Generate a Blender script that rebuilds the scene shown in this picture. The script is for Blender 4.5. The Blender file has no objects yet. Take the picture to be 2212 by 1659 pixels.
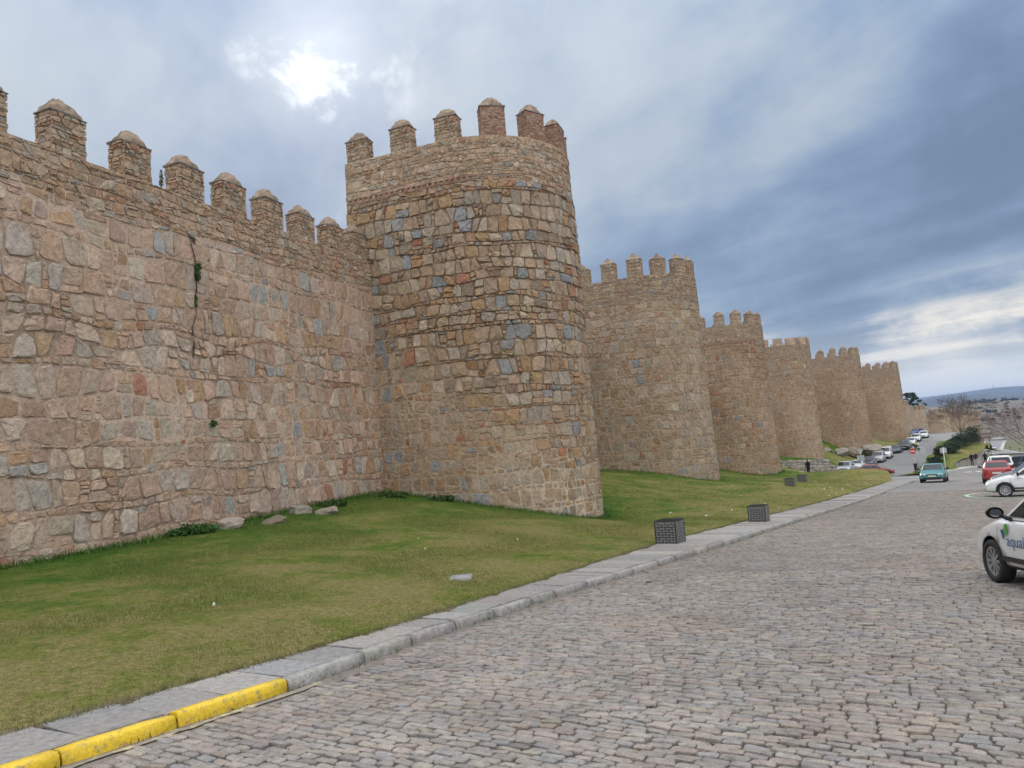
import bpy, bmesh, math, random
import numpy as np
from mathutils import Vector, Matrix, Euler

random.seed(11)
SC = bpy.context.scene
COL = SC.collection
R = math.radians

# ------------------------------------------------------------------ camera
cam_d = bpy.data.cameras.new("camera")
cam_d.sensor_width = 36.0
cam_d.lens = 36.0 * 1671.0 / 2212.0
cam_d.clip_start = 0.1
cam_d.clip_end = 40000.0
cam = bpy.data.objects.new("camera", cam_d)
COL.objects.link(cam)
PITCH, ROLL, EYE = R(4.65), R(4.5), 1.86
cam.matrix_world = (Matrix.Translation((0, 0, EYE)) @ Matrix.Rotation(R(90) + PITCH, 4, 'X')
                    @ Matrix.Rotation(-ROLL, 4, 'Z'))
SC.camera = cam

# ------------------------------------------------------------------ node helper
class NT:
    def __init__(s, tree):
        s.t = tree
        s.n = tree.nodes
        s.l = tree.links
    def add(s, typ, **kw):
        nd = s.n.new(typ)
        for k, v in kw.items():
            setattr(nd, k, v)
        return nd
    def put(s, sock, v):
        if isinstance(v, bpy.types.NodeSocket):
            s.l.new(v, sock)
        elif v is not None:
            sock.default_value = v
    def m(s, op, a, b=None, c=None, clamp=False):
        nd = s.add('ShaderNodeMath', operation=op, use_clamp=clamp)
        s.put(nd.inputs[0], a)
        s.put(nd.inputs[1], b)
        s.put(nd.inputs[2], c)
        return nd.outputs[0]
    def vm(s, op, a, b=None):
        nd = s.add('ShaderNodeVectorMath', operation=op)
        s.put(nd.inputs[0], a)
        s.put(nd.inputs[1], b)
        return nd.outputs['Value'] if op in ('DOT_PRODUCT', 'LENGTH') else nd.outputs[0]
    def mix(s, f, a, b, mode='MIX'):
        nd = s.add('ShaderNodeMix', data_type='RGBA', blend_type=mode)
        s.put(nd.inputs[0], f)
        s.put(nd.inputs[6], a)
        s.put(nd.inputs[7], b)
        return nd.outputs[2]
    def noise(s, vec, scale, detail=4.0, rough=0.55, dist=0.0, out='Fac'):
        nd = s.add('ShaderNodeTexNoise')
        s.put(nd.inputs['Vector'], vec)
        nd.inputs['Scale'].default_value = scale
        nd.inputs['Detail'].default_value = detail
        nd.inputs['Roughness'].default_value = rough
        nd.inputs['Distortion'].default_value = dist
        return nd.outputs[out]
    def ramp(s, fac, stops, interp='LINEAR'):
        nd = s.add('ShaderNodeValToRGB')
        cr = nd.color_ramp
        cr.interpolation = interp
        while len(cr.elements) > 1:
            cr.elements.remove(cr.elements[-1])
        for i, (p, c) in enumerate(stops):
            e = cr.elements[0] if i == 0 else cr.elements.new(p)
            e.position = p
            e.color = (c, c, c, 1) if isinstance(c, (int, float)) else (*c, 1)
        s.put(nd.inputs[0], fac)
        return nd.outputs[0]
    def smooth(s, v, a, b, lo=0.0, hi=1.0):
        nd = s.add('ShaderNodeMapRange', interpolation_type='SMOOTHSTEP')
        s.put(nd.inputs[0], v)
        for i, q in enumerate((a, b, lo, hi)):
            nd.inputs[1 + i].default_value = q
        return nd.outputs[0]

# ------------------------------------------------------------------ sky (broken overcast, sun veiled ahead on the left)
SUN_AZ, SUN_EL = R(-12.6), R(28.2)
sun_dir = Vector((math.sin(SUN_AZ) * math.cos(SUN_EL), math.cos(SUN_AZ) * math.cos(SUN_EL), math.sin(SUN_EL)))
world = bpy.data.worlds.new("World")
SC.world = world
world.use_nodes = True
W = NT(world.node_tree)
W.n.clear()
w_out = W.add('ShaderNodeOutputWorld')
w_bg = W.add('ShaderNodeBackground')
W.l.new(w_bg.outputs[0], w_out.inputs[0])
sky = W.add('ShaderNodeTexSky', sky_type='NISHITA')
sky.sun_disc = False
sky.sun_elevation = SUN_EL
sky.sun_rotation = SUN_AZ
sky.altitude = 1100
sky.dust_density = 1.5
tc = W.add('ShaderNodeTexCoord')
dirv = tc.outputs['Generated']
sep = W.add('ShaderNodeSeparateXYZ')
W.l.new(dirv, sep.inputs[0])
dz = W.m('MAXIMUM', sep.outputs[2], 0.0)
inv = W.m('DIVIDE', 1.0, W.m('ADD', dz, 0.12))
qx = W.m('MULTIPLY', sep.outputs[0], inv)
qy = W.m('MULTIPLY', sep.outputs[1], inv)
LUMP_OFF = (2.1, -0.7, 0.5)
DECK_Z = 3.7
# cloud streets run along (0.6,-0.8) on the cloud deck
e1 = W.m('SUBTRACT', W.m('MULTIPLY', qx, 0.6), W.m('MULTIPLY', qy, 0.8))
e2 = W.m('ADD', W.m('MULTIPLY', qx, 0.8), W.m('MULTIPLY', qy, 0.6))
comb = W.add('ShaderNodeCombineXYZ')
W.put(comb.inputs[0], W.m('MULTIPLY', e1, 0.55))
W.put(comb.inputs[1], e2)
comb.inputs[2].default_value = DECK_Z
cv = comb.outputs[0]
n_big = W.noise(cv, 1.15, 2.0, 0.5, 0.3)
n_fine = W.noise(cv, 2.6, 5.0, 0.58, 0.25)
lump_v = W.vm('ADD', dirv, LUMP_OFF)
n_lump = W.noise(lump_v, 6.0, 6.0, 0.6, 0.15)
# band structure of the deck: large streets + finer break-up
dens = W.m('ADD', W.m('MULTIPLY', n_big, 0.46), W.m('ADD', W.m('MULTIPLY', n_fine, 0.27), W.m('MULTIPLY', n_lump, 0.27)))
glow = W.m('MAXIMUM', W.vm('DOT_PRODUCT', dirv, tuple(sun_dir)), 0.0)
g_wide = W.m('POWER', glow, 9.0)
g_mid = W.m('POWER', glow, 330.0)
g_tight = W.m('POWER', glow, 700.0)
lit = W.m('ADD', W.m('SUBTRACT', dens, 0.022), W.m('MULTIPLY', g_wide, 0.085))
cloud = W.ramp(lit, [(0.38, (0.112, 0.158, 0.235)), (0.45, (0.16, 0.225, 0.335)), (0.515, (0.22, 0.29, 0.395)),
                     (0.58, (0.315, 0.37, 0.43)), (0.70, (0.44, 0.48, 0.515))], 'B_SPLINE')
# away from the sun: unseen deck made paler and warmer to light the wall
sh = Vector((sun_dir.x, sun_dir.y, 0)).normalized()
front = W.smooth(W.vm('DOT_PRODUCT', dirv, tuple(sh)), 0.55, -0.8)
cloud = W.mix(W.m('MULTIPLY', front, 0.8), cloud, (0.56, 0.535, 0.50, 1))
# high overhead the deck is thinner and whiter
cloud = W.mix(W.smooth(dz, 0.5, 0.85, 0.0, 0.85), cloud, (0.50, 0.50, 0.495, 1))
skyc = W.mix(1.0, sky.outputs[0], (0.08, 0.08, 0.08, 1), 'MULTIPLY')
body = W.mix(0.12, cloud, skyc)
# torn hole in front of the sun
hole = W.smooth(W.m('ADD', n_lump, W.m('MULTIPLY', n_fine, 0.45)), 0.735, 0.86)
halo = W.m('ADD', W.m('MULTIPLY', g_mid, 0.10), W.m('ADD', W.m('MULTIPLY', W.m('MULTIPLY', g_mid, hole), 0.62), W.m('MULTIPLY', g_tight, 0.06)))
hcol = W.add('ShaderNodeVectorMath', operation='SCALE')
hcol.inputs[0].default_value = (1.0, 0.98, 0.93)
W.put(hcol.inputs['Scale'], halo)
body = W.mix(1.0, body, hcol.outputs[0], 'ADD')
# clear strip under the deck along the horizon
strip = W.m('MULTIPLY', W.smooth(sep.outputs[2], 0.16, 0.05), W.smooth(W.m('ADD', n_fine, W.m('MULTIPLY', n_lump, 0.6)), 0.76, 0.98))
body = W.mix(strip, body, (0.74, 0.69, 0.60, 1))
# a clearing low over the valley, where the deck ends
cd_ = Vector((0.494, 0.865, 0.088)).normalized()
dv = W.vm('SUBTRACT', dirv, tuple(cd_))
sdv = W.add('ShaderNodeSeparateXYZ')
W.l.new(dv, sdv.inputs[0])
alongc = W.m('SUBTRACT', W.m('MULTIPLY', sdv.outputs[0], 0.868), W.m('MULTIPLY', sdv.outputs[1], 0.496))
r2c = W.m('ADD', W.m('POWER', W.m('DIVIDE', alongc, 0.20), 2.0), W.m('POWER', W.m('DIVIDE', W.m('SUBTRACT', sdv.outputs[2], W.m('MULTIPLY', alongc, 0.12)), 0.036), 2.0))
clear = W.m('MULTIPLY', W.m('EXPONENT', W.m('MULTIPLY', r2c, -1.0)), W.smooth(W.m('ADD', n_lump, W.m('MULTIPLY', n_fine, 0.6)), 0.60, 0.92))
body = W.mix(clear, body, (0.95, 0.86, 0.70, 1))
low = W.smooth(sep.outputs[2], 0.13, 0.015)
body = W.mix(W.m('MULTIPLY', low, 0.82), body, (0.58, 0.605, 0.605, 1))
low2 = W.smooth(sep.outputs[2], 0.075, 0.02)
body = W.mix(W.m('MULTIPLY', low2, 0.8), body, (0.80, 0.81, 0.78, 1))
# overcast law, steepened: the deck brightens towards the zenith to light the wall
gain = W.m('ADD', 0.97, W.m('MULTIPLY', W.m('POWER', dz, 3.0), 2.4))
gain = W.m('MULTIPLY', gain, W.m('ADD', 1.0, W.m('MULTIPLY', front, 0.9)))  # added gain behind the camera, brightening the unseen sky to light the wall
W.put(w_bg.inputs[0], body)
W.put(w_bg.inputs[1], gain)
world.cycles.sampling_method = 'MANUAL'
world.cycles.sample_map_resolution = 256

# ------------------------------------------------------------------ sun, soft behind cloud
sd = bpy.data.lights.new("sun", 'SUN')
sd.energy = 1.3
sd.angle = R(16)
sd.color = (1.0, 0.95, 0.87)
sun = bpy.data.objects.new("sun", sd)
COL.objects.link(sun)
sun.rotation_euler = sun_dir.to_track_quat('Z', 'Y').to_euler()
sun.location = (0, 0, 60)
SC.view_settings.view_transform = 'Standard'
SC.view_settings.look = 'None'
SC.view_settings.gamma = 1.0
SC.view_settings.exposure = 0.40
SC.cycles.max_bounces = 4
SC.cycles.diffuse_bounces = 2
SC.cycles.adaptive_threshold = 0.02
SC.cycles.use_denoising = True

# ================================================================== mesh helpers
rng = np.random.default_rng(20)

def put_mesh(name, verts, faces, mats, parent=None, col=None, smooth=True, midx=None, kind=None, label=None):
    me = bpy.data.meshes.new(name)
    V = np.asarray(verts, np.float32).reshape(-1, 3)
    if isinstance(faces, np.ndarray):
        nf, k = faces.shape
        me.vertices.add(len(V))
        me.vertices.foreach_set('co', V.ravel())
        me.loops.add(nf * k)
        me.loops.foreach_set('vertex_index', faces.astype(np.int32).ravel())
        me.polygons.add(nf)
        me.polygons.foreach_set('loop_start', np.arange(nf, dtype=np.int32) * k)
        me.update(calc_edges=True)
    else:
        me.from_pydata(V.tolist(), [], faces)
    for m_ in (mats if isinstance(mats, (list, tuple)) else [mats]):
        me.materials.append(m_)
    if midx is not None:
        me.polygons.foreach_set('material_index', np.asarray(midx, np.int32))
    if col is not None:
        a = me.color_attributes.new('Col', 'FLOAT_COLOR', 'POINT')
        c = np.ones((len(V), 4), np.float32)
        c[:, :3] = np.asarray(col, np.float32)
        a.data.foreach_set('color', c.ravel())
    if smooth:
        me.polygons.foreach_set('use_smooth', np.ones(len(me.polygons), bool))
    me.update()
    return put_obj(name, me, parent, kind, label)

def put_obj(name, me, parent=None, kind=None, label=None):
    o = bpy.data.objects.new(name, me)
    COL.objects.link(o)
    if parent is not None:
        o.parent = parent
        if parent.get('_keep') is None:
            o.matrix_parent_inverse = PINV.get(parent.name, Matrix.Identity(4))
    if kind:
        o['kind'] = kind
    if label:
        o['label'] = label
    return o

PINV = {}

def thing(name, label, cat, loc=(0, 0, 0), rz=0.0, group=None, local=False):
    """Empty at the base of a thing. local=True: children are modelled in its own frame, otherwise in world coordinates."""
    o = bpy.data.objects.new(name, None)
    o.empty_display_size = 0.3
    COL.objects.link(o)
    o.location = loc
    o.rotation_euler = (0, 0, rz)
    o['label'] = label
    o['category'] = cat
    if group:
        o['group'] = group
    if not local:
        PINV[o.name] = (Matrix.Translation(loc) @ Matrix.Rotation(rz, 4, 'Z')).inverted()
    return o

def tag(o, label, cat, group=None):
    o['label'] = label
    o['category'] = cat
    if group:
        o['group'] = group
    return o

def box(x0, x1, y0, y1, z0, z1):
    v = [(x, y, z) for z in (z0, z1) for y in (y0, y1) for x in (x0, x1)]
    f = [(0, 2, 3, 1), (4, 5, 7, 6), (0, 1, 5, 4), (2, 6, 7, 3), (0, 4, 6, 2), (1, 3, 7, 5)]
    return v, f

class MB:
    """collects polygons for one mesh"""
    def __init__(s):
        s.v, s.f, s.c, s.mi = [], [], [], []
    def add(s, v, f, c=None, mi=0):
        b = len(s.v)
        s.v.extend([tuple(map(float, q)) for q in v])
        s.f.extend([tuple(int(i) + b for i in q) for q in f])
        s.mi.extend([mi] * len(f))
        if c is not None:
            s.c.extend([tuple(c)] * len(v))
        return s
    def box(s, x0, x1, y0, y1, z0, z1, c=None, mi=0):
        return s.add(*box(x0, x1, y0, y1, z0, z1), c, mi)
    def tube(s, pts, rad, n=8, c=None, mi=0, cap=True):
        pts = [Vector(p) for p in pts]
        rad = rad if isinstance(rad, (list, tuple)) else [rad] * len(pts)
        v, f = [], []
        ref = None
        for i, p in enumerate(pts):
            d = (pts[min(i + 1, len(pts) - 1)] - pts[max(i - 1, 0)]).normalized()
            if ref is None:
                ref = Vector((1, 0, 0)) if abs(d.x) < 0.8 else Vector((0, 1, 0))
            a = (ref - d * ref.dot(d)).normalized()
            b = d.cross(a)
            ref = a
            for k in range(n):
                t = 2 * math.pi * k / n
                v.append(p + (a * math.cos(t) + b * math.sin(t)) * rad[i])
        for i in range(len(pts) - 1):
            for k in range(n):
                f.append((i * n + k, i * n + (k + 1) % n, (i + 1) * n + (k + 1) % n, (i + 1) * n + k))
        if cap:
            f.append(tuple(range(n))[::-1])
            f.append(tuple((len(pts) - 1) * n + k for k in range(n)))
        return s.add(v, f, c, mi)
    def lathe(s, prof, n=16, axis='z', cen=(0, 0, 0), c=None, mi=0):
        """prof: list of (r, h)"""
        v, f = [], []
        for r_, h in prof:
            for k in range(n):
                t = 2 * math.pi * k / n
                a, b = r_ * math.cos(t), r_ * math.sin(t)
                q = (a, b, h) if axis == 'z' else ((a, h, b) if axis == 'y' else (h, a, b))
                v.append((q[0] + cen[0], q[1] + cen[1], q[2] + cen[2]))
        for i in range(len(prof) - 1):
            for k in range(n):
                f.append((i * n + k, i * n + (k + 1) % n, (i + 1) * n + (k + 1) % n, (i + 1) * n + k))
        return s.add(v, f, c, mi)
    def build(s, name, mats, parent=None, smooth=False, kind=None, label=None):
        return put_mesh(name, s.v, s.f, mats, parent, s.c if s.c else None, smooth, s.mi, kind, label)

# ================================================================== materials
def new_mat(name):
    m_ = bpy.data.materials.new(name)
    m_.use_nodes = True
    t = NT(m_.node_tree)
    return m_, t, t.n['Principled BSDF']

def bump(t, b, height, strength, dist):
    nd = t.add('ShaderNodeBump')
    nd.inputs['Strength'].default_value = strength
    nd.inputs['Distance'].default_value = dist
    t.put(nd.inputs['Height'], height)
    t.l.new(nd.outputs[0], b.inputs['Normal'])

def mat_plain(name, col, rough=0.6, metal=0.0, coat=0.0, var=0.08, nscale=20.0, bmp=0.0):
    m_, t, b = new_mat(name)
    pos = t.add('ShaderNodeNewGeometry').outputs['Position']
    n = t.noise(pos, nscale, 4.0)
    c = t.mix(t.smooth(n, 0.3, 0.7), (*[x * (1 - var) for x in col], 1), (*[min(1, x * (1 + var)) for x in col], 1))
    t.put(b.inputs['Base Color'], c)
    b.inputs['Roughness'].default_value = rough
    b.inputs['Metallic'].default_value = metal
    b.inputs['Coat Weight'].default_value = coat
    b.inputs['Coat Roughness'].default_value = 0.08
    if bmp:
        bump(t, b, n, 0.5, bmp)
    return m_

def mat_masonry(name, grain=1.0, rough=0.92, worn=False):
    """colour comes from the piece itself; grain, veins and lichen from noise"""
    m_, t, b = new_mat(name)
    at_ = t.add('ShaderNodeAttribute', attribute_name='Col').outputs['Color']
    pos = t.add('ShaderNodeNewGeometry').outputs['Position']
    fine = t.noise(pos, 42.0 * grain, 2.0, 0.7)
    mid = t.noise(pos, 7.0 * grain, 3.0, 0.65)
    big = t.noise(pos, 0.55, 2.0, 0.6)
    c = t.mix(1.0, at_, t.ramp(mid, [(0.25, 0.66), (0.5, 1.0), (0.75, 1.26)]), 'MULTIPLY')
    c = t.mix(1.0, c, t.ramp(fine, [(0.25, 0.72), (0.5, 1.0), (0.75, 1.24)]), 'MULTIPLY')
    c = t.mix(t.smooth(big, 0.46, 0.72, 0.0, 0.20), c, (0.37, 0.265, 0.19, 1))
    lich = t.smooth(t.noise(pos, 2.3, 3.0, 0.7), 0.62, 0.76, 0.0, 0.42)
    c = t.mix(lich, c, (0.30, 0.285, 0.245, 1))
    if worn:   # wheel polish, oil and dirt in broad patches
        pt = t.noise(pos, 0.9, 4.0, 0.65)
        c = t.mix(1.0, c, t.ramp(pt, [(0.32, 0.84), (0.5, 1.0), (0.68, 1.10)]), 'MULTIPLY')
    t.put(b.inputs['Base Color'], c)
    b.inputs['Roughness'].default_value = rough
    b.inputs['Specular IOR Level'].default_value = 0.25
    h = t.m('ADD', t.m('MULTIPLY', fine, 0.35), mid)
    bump(t, b, h, 1.0, 0.05 / grain)
    return m_

M_STONE = mat_masonry("granite_blocks")
M_MORTAR = mat_masonry("lime_mortar", 1.3)
M_COBBLE = mat_masonry("granite_setts", 1.8, 0.75, True)

def mat_ground(name):
    """lawn: Col.r greenness, Col.g bare earth"""
    m_, t, b = new_mat(name)
    at_ = t.add('ShaderNodeAttribute', attribute_name='Col').outputs['Color']
    sp = t.add('ShaderNodeSeparateColor')
    t.l.new(at_, sp.inputs[0])
    pos = t.add('ShaderNodeNewGeometry').outputs['Position']
    n1 = t.noise(pos, 0.55, 5.0, 0.62)
    n2 = t.noise(pos, 3.1, 5.0, 0.65)
    n3 = t.noise(pos, 75.0, 2.0, 0.8)
    n4 = t.noise(pos, 14.0, 5.0, 0.75)
    g = t.m('ADD', sp.outputs[0], t.m('ADD', t.m('MULTIPLY', t.m('SUBTRACT', n1, 0.5), 2.2), t.m('MULTIPLY', t.m('SUBTRACT', n2, 0.5), 1.5)))
    c = t.ramp(g, [(0.05, (0.215, 0.185, 0.07)), (0.32, (0.155, 0.165, 0.038)), (0.58, (0.088, 0.136, 0.02)), (0.92, (0.042, 0.106, 0.010))])
    c = t.mix(1.0, c, t.ramp(n3, [(0.28, 0.30), (0.5, 1.0), (0.72, 1.75)]), 'MULTIPLY')
    c = t.mix(1.0, c, t.ramp(n4, [(0.28, 0.45), (0.5, 1.0), (0.72, 1.5)]), 'MULTIPLY')
    e = t.smooth(t.m('ADD', sp.outputs[1], t.m('MULTIPLY', t.m('SUBTRACT', n2, 0.5), 1.1)), 0.42, 0.75)
    c = t.mix(e, c, t.ramp(n4, [(0.2, (0.13, 0.10, 0.075)), (0.8, (0.27, 0.215, 0.165))]))
    t.put(b.inputs['Base Color'], c)
    b.inputs['Roughness'].default_value = 0.95
    b.inputs['Specular IOR Level'].default_value = 0.15
    bump(t, b, t.m('ADD', n3, t.m('MULTIPLY', n4, 1.6)), 0.8, 0.03)
    return m_

M_LAWN = mat_ground("mown_grass")

def mat_attr(name, rough=0.8, spec=0.3, trans=0.0):
    m_, t, b = new_mat(name)
    at_ = t.add('ShaderNodeAttribute', attribute_name='Col').outputs['Color']
    pos = t.add('ShaderNodeNewGeometry').outputs['Position']
    n = t.noise(pos, 9.0, 4.0)
    t.put(b.inputs['Base Color'], t.mix(1.0, at_, t.ramp(n, [(0.25, 0.75), (0.75, 1.25)]), 'MULTIPLY'))
    b.inputs['Roughness'].default_value = rough
    b.inputs['Specular IOR Level'].default_value = spec
    return m_

M_BLADE = mat_attr("grass_blades", 0.7)
M_LEAF = mat_attr("leaves", 0.6)
M_BARK = mat_attr("bark", 0.9)

def mat_asphalt():
    m_, t, b = new_mat("worn_asphalt")
    pos = t.add('ShaderNodeNewGeometry').outputs['Position']
    n = t.noise(pos, 0.5, 6.0, 0.65)
    n2 = t.noise(pos, 25.0, 3.0)
    c = t.ramp(n, [(0.3, (0.17, 0.17, 0.17)), (0.7, (0.25, 0.245, 0.24))])
    c = t.mix(1.0, c, t.ramp(n2, [(0.3, 0.85), (0.7, 1.12)]), 'MULTIPLY')
    t.put(b.inputs['Base Color'], c)
    b.inputs['Roughness'].default_value = 0.85
    bump(t, b, n2, 0.3, 0.01)
    return m_
M_ASPHALT = mat_asphalt()
# axes of the street: O on the kerb, D along it, N to the right (over the carriageway)
O2, D2, N2 = np.array([-2.41, 7.61]), np.array([0.5250, 0.8511]), np.array([0.8511, -0.5250])

def mat_sett_sheet():
    """setts too far away to tell apart: the same pattern as a texture in street axes"""
    m_, t, b = new_mat("distant_setts")
    pos = t.add('ShaderNodeNewGeometry').outputs['Position']
    cx = t.add('ShaderNodeCombineXYZ')
    t.put(cx.inputs[0], t.vm('DOT_PRODUCT', pos, (*N2, 0)))
    t.put(cx.inputs[1], t.vm('DOT_PRODUCT', pos, (*D2, 0)))
    br = t.add('ShaderNodeTexBrick')
    t.put(br.inputs['Vector'], cx.outputs[0])
    br.inputs['Scale'].default_value = 1.0
    br.inputs['Brick Width'].default_value = 0.19
    br.inputs['Row Height'].default_value = 0.09
    br.inputs['Mortar Size'].default_value = 0.012
    br.inputs['Color1'].default_value = (0.29, 0.266, 0.242, 1)
    br.inputs['Color2'].default_value = (0.25, 0.237, 0.224, 1)
    br.inputs['Mortar'].default_value = (0.085, 0.075, 0.065, 1)
    n = t.noise(pos, 0.6, 5.0, 0.6)
    c = t.mix(1.0, br.outputs['Color'], t.ramp(n, [(0.3, 0.82), (0.7, 1.14)]), 'MULTIPLY')
    t.put(b.inputs['Base Color'], c)
    b.inputs['Roughness'].default_value = 0.75
    bump(t, b, br.outputs['Fac'], -0.5, 0.02)
    return m_
M_SETTFAR = mat_sett_sheet()
M_JOINT = mat_plain("joint_dirt", (0.095, 0.082, 0.066), 0.95, var=0.5, nscale=5.0)
M_JOINTD = mat_plain("slab_joint_dirt", (0.035, 0.03, 0.025), 0.95, var=0.4, nscale=8.0)
M_SLAB = mat_masonry("paving_granite", 2.2, 0.85)

# ================================================================== terrain functions
def tps(pts):
    P = np.array([p[:2] for p in pts], float)
    z = np.array([p[2] for p in pts], float)
    n = len(P)
    d = np.linalg.norm(P[:, None] - P[None], axis=2)
    K = np.where(d > 0, d * d * np.log(d + 1e-9), 0) + np.eye(n) * 0.5
    A = np.zeros((n + 3, n + 3))
    A[:n, :n] = K
    A[:n, n] = 1
    A[:n, n + 1:] = P
    A[n, :n] = 1
    A[n + 1:, :n] = P.T
    w = np.linalg.solve(A, np.r_[z, 0, 0, 0])
    def f(x, y):
        x = np.asarray(x, float)
        y = np.asarray(y, float)
        q = np.stack([x.ravel(), y.ravel()], 1)
        dd = np.linalg.norm(q[:, None] - P[None], axis=2)
        r_ = np.where(dd > 0, dd * dd * np.log(dd + 1e-9), 0) @ w[:n] + w[n] + q @ w[n + 1:]
        return r_.reshape(x.shape)
    return f

def st2xy(s, t):
    s = np.asarray(s, float)
    t = np.asarray(t, float)
    return O2[0] + D2[0] * s + N2[0] * t, O2[1] + D2[1] * s + N2[1] * t

def xy2st(x, y):
    a, b = np.asarray(x, float) - O2[0], np.asarray(y, float) - O2[1]
    return a * D2[0] + b * D2[1], a * N2[0] + b * N2[1]

def zroad(s):
    return np.interp(s, [-20, 0, 37, 60, 86, 98, 112, 135, 200, 260], [0.77, -0.27, -2.2, -3.2, -4.4, -5.0, -5.7, -6.6, -9.5, -12.0])

def zside(s):
    return np.interp(s, [60, 80, 92, 105, 113, 130, 147, 160, 172, 185, 200], [-3.3, -4.15, -4.72, -4.98, -5.0, -4.75, -4.25, -3.6, -3.0, -2.5, -2.3])

def tkerb(s):
    return np.interp(s, [-20, 0, 2.3, 6, 13, 30, 60, 75], [0.16, 0.08, -0.16, -0.2, -0.1, -0.1, 0.0, 0.15])

def tback(s):
    return np.interp(s, [-20, 2, 6, 14, 80], [-0.8, -0.74, -1.02, -1.62, -1.7])

def tlawn(s):   # right-hand edge of the grass
    return np.interp(s, [-20, 2, 6, 14, 64, 68, 72, 78, 84, 90, 130, 165, 190], [-0.8, -0.74, -1.02, -1.62, -1.7, -2.0, -2.8, -4.8, -8.2, -10.6, -10.8, -9.0, -8.4])

def tside(s):   # right-hand edge of the side road
    return np.interp(s, [60, 80, 84, 88, 92, 114, 136, 160, 175, 190], [0.1, 0.4, 0.0, -1.6, -2.9, -2.8, -3.3, -2.8, -1.0, 4.0])

ctrl = [(-13.5, 9, .12), (-10.66, 15.9, .21), (-9.0, 19.5, .26), (-7.2, 24.5, .40), (-5.15, 30, .50), (-2.4, 28.8, .03), (.38, 29.2, -.59),
        (2.36, 30.5, -1.12), (3.33, 32, -1.24), (2.5, 38, -.6), (5.5, 55, -.21), (8.6, 52, -.51), (12, 52.5, -1.3), (13.9, 54.4, -1.65), (14.5, 62, -1.2),
        (20.4, 78, -1.36), (21.9, 74, -2.27), (25.1, 75, -2.47), (27, 84, -2.4), (34, 100, -2.4), (40.4, 103, -2.84), (37.5, 99.0, -3.0), (44, 112, -2.6),
        (50, 122, -2.3), (56.5, 124, -2.9), (65, 140, -2.4), (72, 156, -2.6), (79.6, 158, -2.98), (90, 180, -2.6),
        (16.3, 47, -1.80), (18.1, 50, -1.82), (26.8, 70, -2.95), (28.4, 70, -2.70), (30.1, 70, -2.56), (31.7, 70, -2.62), (33.2, 70, -2.92), (34.0, 70, -3.4),
        (30, 81, -3.62), (34, 84, -4.05), (31, 76, -3.3), (36, 92, -4.35), (38, 97, -4.2), (7.5, 33, -1.3), (12, 44, -1.65), (20, 58, -2.2)]
for s_ in (-16, -8, -3, 0, 3, 6, 10, 15, 20, 26, 32, 38, 44, 50, 56, 62, 66):
    x_, y_ = st2xy(s_, tback(s_))
    ctrl.append((float(x_), float(y_), float(zroad(s_)) + 0.086))
    if s_ < 18:
        x2, y2 = st2xy(s_, tback(s_) - 3.0)
        ctrl.append((float(x2), float(y2), float(zroad(s_)) + 0.115 + 0.16 + 0.012 * max(0, s_)))
for s_ in (92, 105, 118, 130, 147, 165, 185):
    x_, y_ = st2xy(s_, tlawn(s_))
    ctrl.append((float(x_), float(y_), float(zside(s_)) + 0.05))
zlawn0 = tps(ctrl)
def zlawn(x, y):
    return zlawn0(x, y)

def grid_sheet(name, s_vals, t_fn0, t_fn1, nt, zfn, mats, colfn=None, midxfn=None, tpow=1.0):
    S, Tn = np.meshgrid(s_vals, np.linspace(0, 1, nt) ** tpow, indexing='ij')
    T = t_fn0(S) * (1 - Tn) + t_fn1(S) * Tn
    X, Y = st2xy(S, T)
    Z = zfn(S, T, X, Y)
    V = np.stack([X, Y, Z], -1).reshape(-1, 3)
    ns = len(s_vals)
    i = np.arange((ns - 1) * nt).reshape(ns - 1, nt)[:, :-1].ravel()
    F = np.stack([i, i + nt, i + nt + 1, i + 1], 1)
    # upward normals
    a, b_, c_ = V[F[0, 0]], V[F[0, 1]], V[F[0, 2]]
    if np.cross(b_ - a, c_ - a)[2] < 0:
        F = F[:, ::-1]
    col = colfn(S, T, X, Y).reshape(-1, 3) if colfn else None
    mi = None
    if midxfn:
        mi = midxfn(S[:-1, :-1].ravel())
    return put_mesh(name, V, np.ascontiguousarray(F), mats, None, col, True, mi, 'structure')

# ================================================================== wall and tower lines
WD = np.array([0.3637, 0.9315])            # direction of the near curtain wall
WN = np.array([0.9315, -0.3637])           # outward
J1 = np.array([-5.15, 30.0])
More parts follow.
